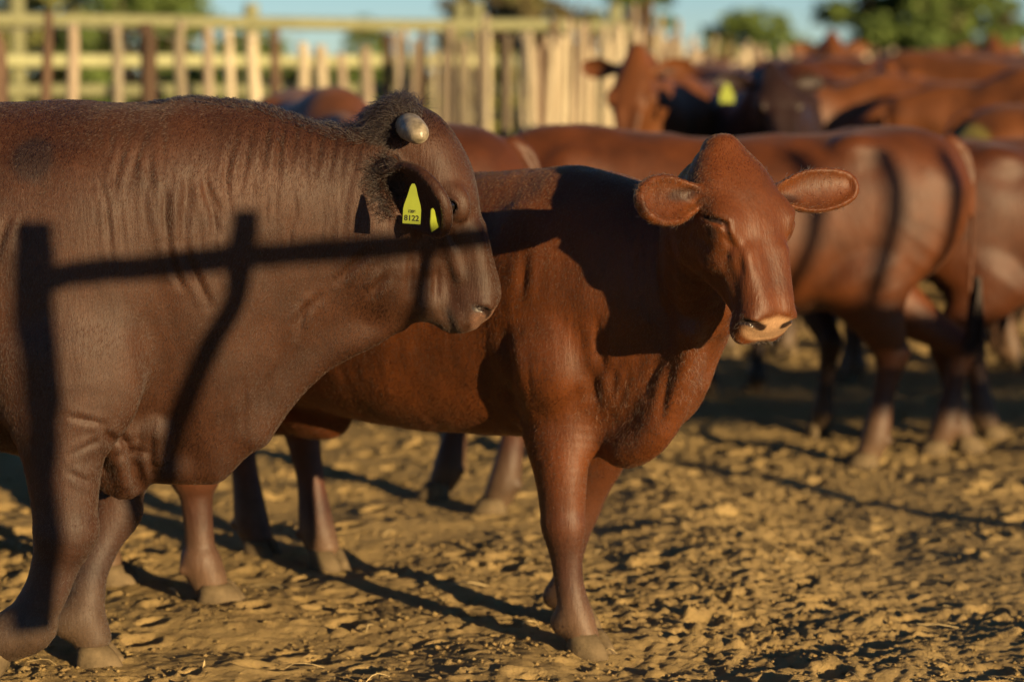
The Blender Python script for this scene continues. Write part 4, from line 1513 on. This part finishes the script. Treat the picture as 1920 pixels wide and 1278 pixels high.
# the near fence at the right of the camera, which throws its shadow across the bull
f4 = root_at('near_fence', (.75, 2.95, 0), 'rough post and rail fence beside the camera that shadows the bull', 'fence')
FY = 2.70


def sunline(px, py, Y):
    """point on the fence plane y = FY whose shadow falls on photo pixel px,py at depth Y"""
    p = P(px, py, Y)
    t = (p.y - FY) / -SUN.y
    q = p + SUN * t
    return Vector((q.x - .75, q.y - 2.95, q.z))


def spole(name, row, mat, seed):
    put(name, pole_mesh(name, [(*sunline(x, y, Y), r) for x, y, Y, r in row], mat, seed=seed, knobs=.10), f4)


spole('rail', [(30, 540, 6.12, .034), (130, 515, 6.1, .034), (300, 497, 6.08, .034), (480, 476, 6.1, .034), (650, 462, 6.15, .034), (860, 446, 6.2, .033), (1010, 430, 6.25, .030)], MAT_GREY, 1)
spole('post', [(490, 392, 6.12, .034), (492, 470, 6.1, .036), (488, 560, 6.1, .033), (445, 640, 6.1, .032), (412, 720, 6.12, .032), (385, 880, 6.15, .036), (372, 1010, 6.3, .04)], MAT_BARK, 2)
spole('post', [(40, 425, 6.12, .042), (44, 560, 6.1, .044), (60, 760, 6.1, .038), (62, 900, 6.1, .034), (60, 1180, 6.1, .05)], MAT_BARK, 3)
spole('post', [(866, 385, 6.2, .026), (858, 470, 6.2, .026), (850, 545, 6.2, .028), (815, 620, 6.3, .028), (780, 700, 6.4, .028), (740, 800, 6.5, .03)], MAT_BARK, 4)
# further posts of the same fence; their shadows lie across the cows at the right
for px, sd in ((1556, 5), (1711, 6), (1860, 7)):
    ps = [(px + 8, 262, 9.45, .038), (px + 22, 340, 9.45, .038), (px + 8, 440, 9.45, .036), (px - 22, 540, 9.45, .036), (px - 30, 700, 9.45, .040)]
    spole('post', ps, MAT_BARK, sd)
# two unseen boards added on the near fence to shade the right cows' legs
for z0, z1 in ((1.60, 1.80), (1.815, 2.03)):
    V = [(x, y, z) for x in (5.2, 10.4) for y in (-.014, .014) for z in (z0, z1)]
    F = [(0, 1, 3, 2), (4, 6, 7, 5), (0, 4, 5, 1), (2, 3, 7, 6), (0, 2, 6, 4), (1, 5, 7, 3)]
    o = mesh_obj('shade_board', V, F, MAT_GREY, f4, smooth=False)
    o.location = (-.0, FY - 2.95 + .06, 0)
for x in (5.3, 7.8, 10.3):  # posts carrying the added boards
    put('post', pole_mesh('post', [(0, 0, -.1, .06), (0, 0, 1, .06), (0, 0, 2.1, .055)], MAT_BARK, seed=int(x * 10)), f4, (x, FY - 2.95 - .02, 0))
print('fences', round(time.time() - T0, 1))
# ------------------------------------------------------------------ trees and shrubs beyond the fences
def leaf_mat(name, a, b_):
    m, nt, b = new_mat(name)
    v = coords(nt)
    oi = noise(nt, v, 1.2, 4)
    c = mixc(nt, ramp(nt, oi, .35, .65), a, b_)
    n2 = noise(nt, v, 8, 3)
    c = mixc(nt, ramp(nt, n2, .4, .7, 0, .6), c, tuple(x * 1.5 for x in b_))
    nt.links.new(c, b.inputs['Base Color'])
    b.inputs['Roughness'].default_value = .7
    b.inputs['Specular IOR Level'].default_value = .2
    return m


LEAF = [leaf_mat('dark_green_leaves', (.065, .10, .025), (.10, .145, .035)), leaf_mat('olive_leaves', (.16, .18, .055), (.21, .21, .07)), leaf_mat('dry_brown_green_leaves', (.11, .095, .045), (.13, .11, .05))]
MAT_TRUNK = wood('rough_bark', (.13, .09, .06), (.08, .055, .035), .4)


def make_tree(X, Y, height, spread, base, label, cat='tree', leaf=0, n=5200, ls=.11, seed=1, name='acacia_tree', group='trees beyond the kraal'):
    rg = np.random.default_rng(seed)
    root = root_at(name, (X, Y, 0), label, cat, group)
    # limbs
    clumps = []
    V, F = [], []

    def limb(pts):
        me = pole_mesh('t', pts, MAT_TRUNK, ns=7, seed=seed, knobs=.05)
        base_i = len(V)
        V.extend([tuple(v.co) for v in me.vertices]); F.extend([tuple(base_i + i for i in p.vertices) for p in me.polygons])
        bpy.data.meshes.remove(me)
    tr = max(.05, height * .035)
    fork = max(base * .7, .15)
    limb([(0, 0, -.1, tr * 1.2), (.05, 0, fork * .5, tr), (.0, .05, fork, tr * .8)])
    for i in range(9):
        a = i * 2.4 + rg.uniform(-.3, .3)
        r = spread * rg.uniform(.35, .8)
        z = base + (height - base) * rg.uniform(.35, .85)
        e = np.array((math.cos(a) * r, math.sin(a) * r, z))
        limb([(0, .05, fork, tr * .6), (e[0] * .5, e[1] * .5, fork + (z - fork) * .6, tr * .4), (*e, tr * .15)])
    mesh_obj('trunk', V, F, MAT_TRUNK, root)
    nc = 150 if n > 15000 else 80
    for i in range(nc):
        a = rg.uniform(0, 2 * math.pi)
        u = rg.random() ** .6
        z = rg.uniform(0, 1)
        prof = math.sqrt(max(.05, 1 - (2 * z - .9) ** 2 * .8))
        clumps.append((math.cos(a) * u * spread * prof, math.sin(a) * u * spread * prof, base + (height - base) * z, rg.uniform(.16, .38) * spread * .8))
    c = np.array(clumps)
    pick = rg.integers(0, nc, n)
    d = rg.normal(0, 1, (n, 3)); d /= np.linalg.norm(d, axis=1)[:, None]
    ctr = c[pick, :3] + d * c[pick, 3:4] * (rg.random((n, 1)) ** .45) * np.array((1, 1, .6))
    s = ls * rg.uniform(.5, 1.3, (n, 1))
    t1 = rg.normal(0, 1, (n, 3)); t1 /= np.linalg.norm(t1, axis=1)[:, None]
    t2 = np.cross(t1, rg.normal(0, 1, (n, 3))); t2 /= np.linalg.norm(t2, axis=1)[:, None]
    W = np.stack([ctr - t1 * s, ctr + t2 * s * .5, ctr + t1 * s, ctr - t2 * s * .5], 1).reshape(-1, 3)
    me = np_mesh('crown', W, np.arange(n * 4).reshape(n, 4), smooth=False)
    me.materials.append(LEAF[leaf])
    o = bpy.data.objects.new('crown', me)
    COL.objects.link(o)
    o.parent = root
    return root


make_tree(7.75, 45, 5.0, 1.95, .9, 'large dark green tree at the upper right above the herd', leaf=0, n=26000, ls=.10, seed=1)
make_tree(4.35, 44, 2.6, 1.1, .5, 'small green bush with a pointed top left of the large tree', 'bush', 0, 6000, .09, 2, 'green_bush', 'bushes beyond the kraal')
make_tree(3.65, 43, 2.1, .6, .8, 'low olive bush beside the small pointed bush', 'bush', 1, 2000, .09, 3, 'green_bush', 'bushes beyond the kraal')
make_tree(5.2, 43.5, 2.0, 1.0, .6, 'low olive bush under the left edge of the large tree', 'bush', 0, 2000, .09, 13, 'green_bush', 'bushes beyond the kraal')
make_tree(2.35, 48, 4.2, .75, 1.5, 'narrow dark tree above the end of the palisade', leaf=0, n=6500, ls=.10, seed=4)
make_tree(.9, 58, 4.6, 1.2, 1.3, 'dry brownish tree behind the top rail right of centre', leaf=2, n=4500, ls=.12, seed=5)
make_tree(-.5, 56, 4.2, 1.2, 1.2, 'dry brownish tree behind the thick pair of rail posts', leaf=2, n=4500, ls=.12, seed=6)
make_tree(.2, 64, 3.6, 1.5, 1.0, 'olive tree between the two dry trees', leaf=1, n=4500, ls=.12, seed=14)
make_tree(-3.0, 50, 2.6, .45, 1.5, 'small dark bush seen over the rail left of centre', 'bush', 0, 1500, .09, 7, 'green_bush', 'bushes beyond the kraal')
make_tree(-8.6, 46, 4.2, 1.7, .8, 'broad green tree at the far upper left corner', leaf=1, n=6000, ls=.12, seed=8)
make_tree(-6.6, 44, 3.3, 1.4, .3, 'green bushy tree behind the leftmost wooden posts', leaf=0, n=6000, ls=.11, seed=9)
make_tree(-4.6, 42, 2.1, 1.3, .2, 'low green bush behind the sparse posts', 'bush', 0, 5000, .11, 10, 'green_bush', 'bushes beyond the kraal')
make_tree(-2.4, 40, 1.75, 1.2, .15, 'low spreading bush behind the centre of the rail fence', 'bush', 0, 4500, .10, 11, 'green_bush', 'bushes beyond the kraal')
make_tree(-.4, 42, 1.9, 1.1, .2, 'low bush behind the start of the palisade', 'bush', 1, 4000, .10, 12, 'green_bush', 'bushes beyond the kraal')
print('done', round(time.time() - T0, 1))
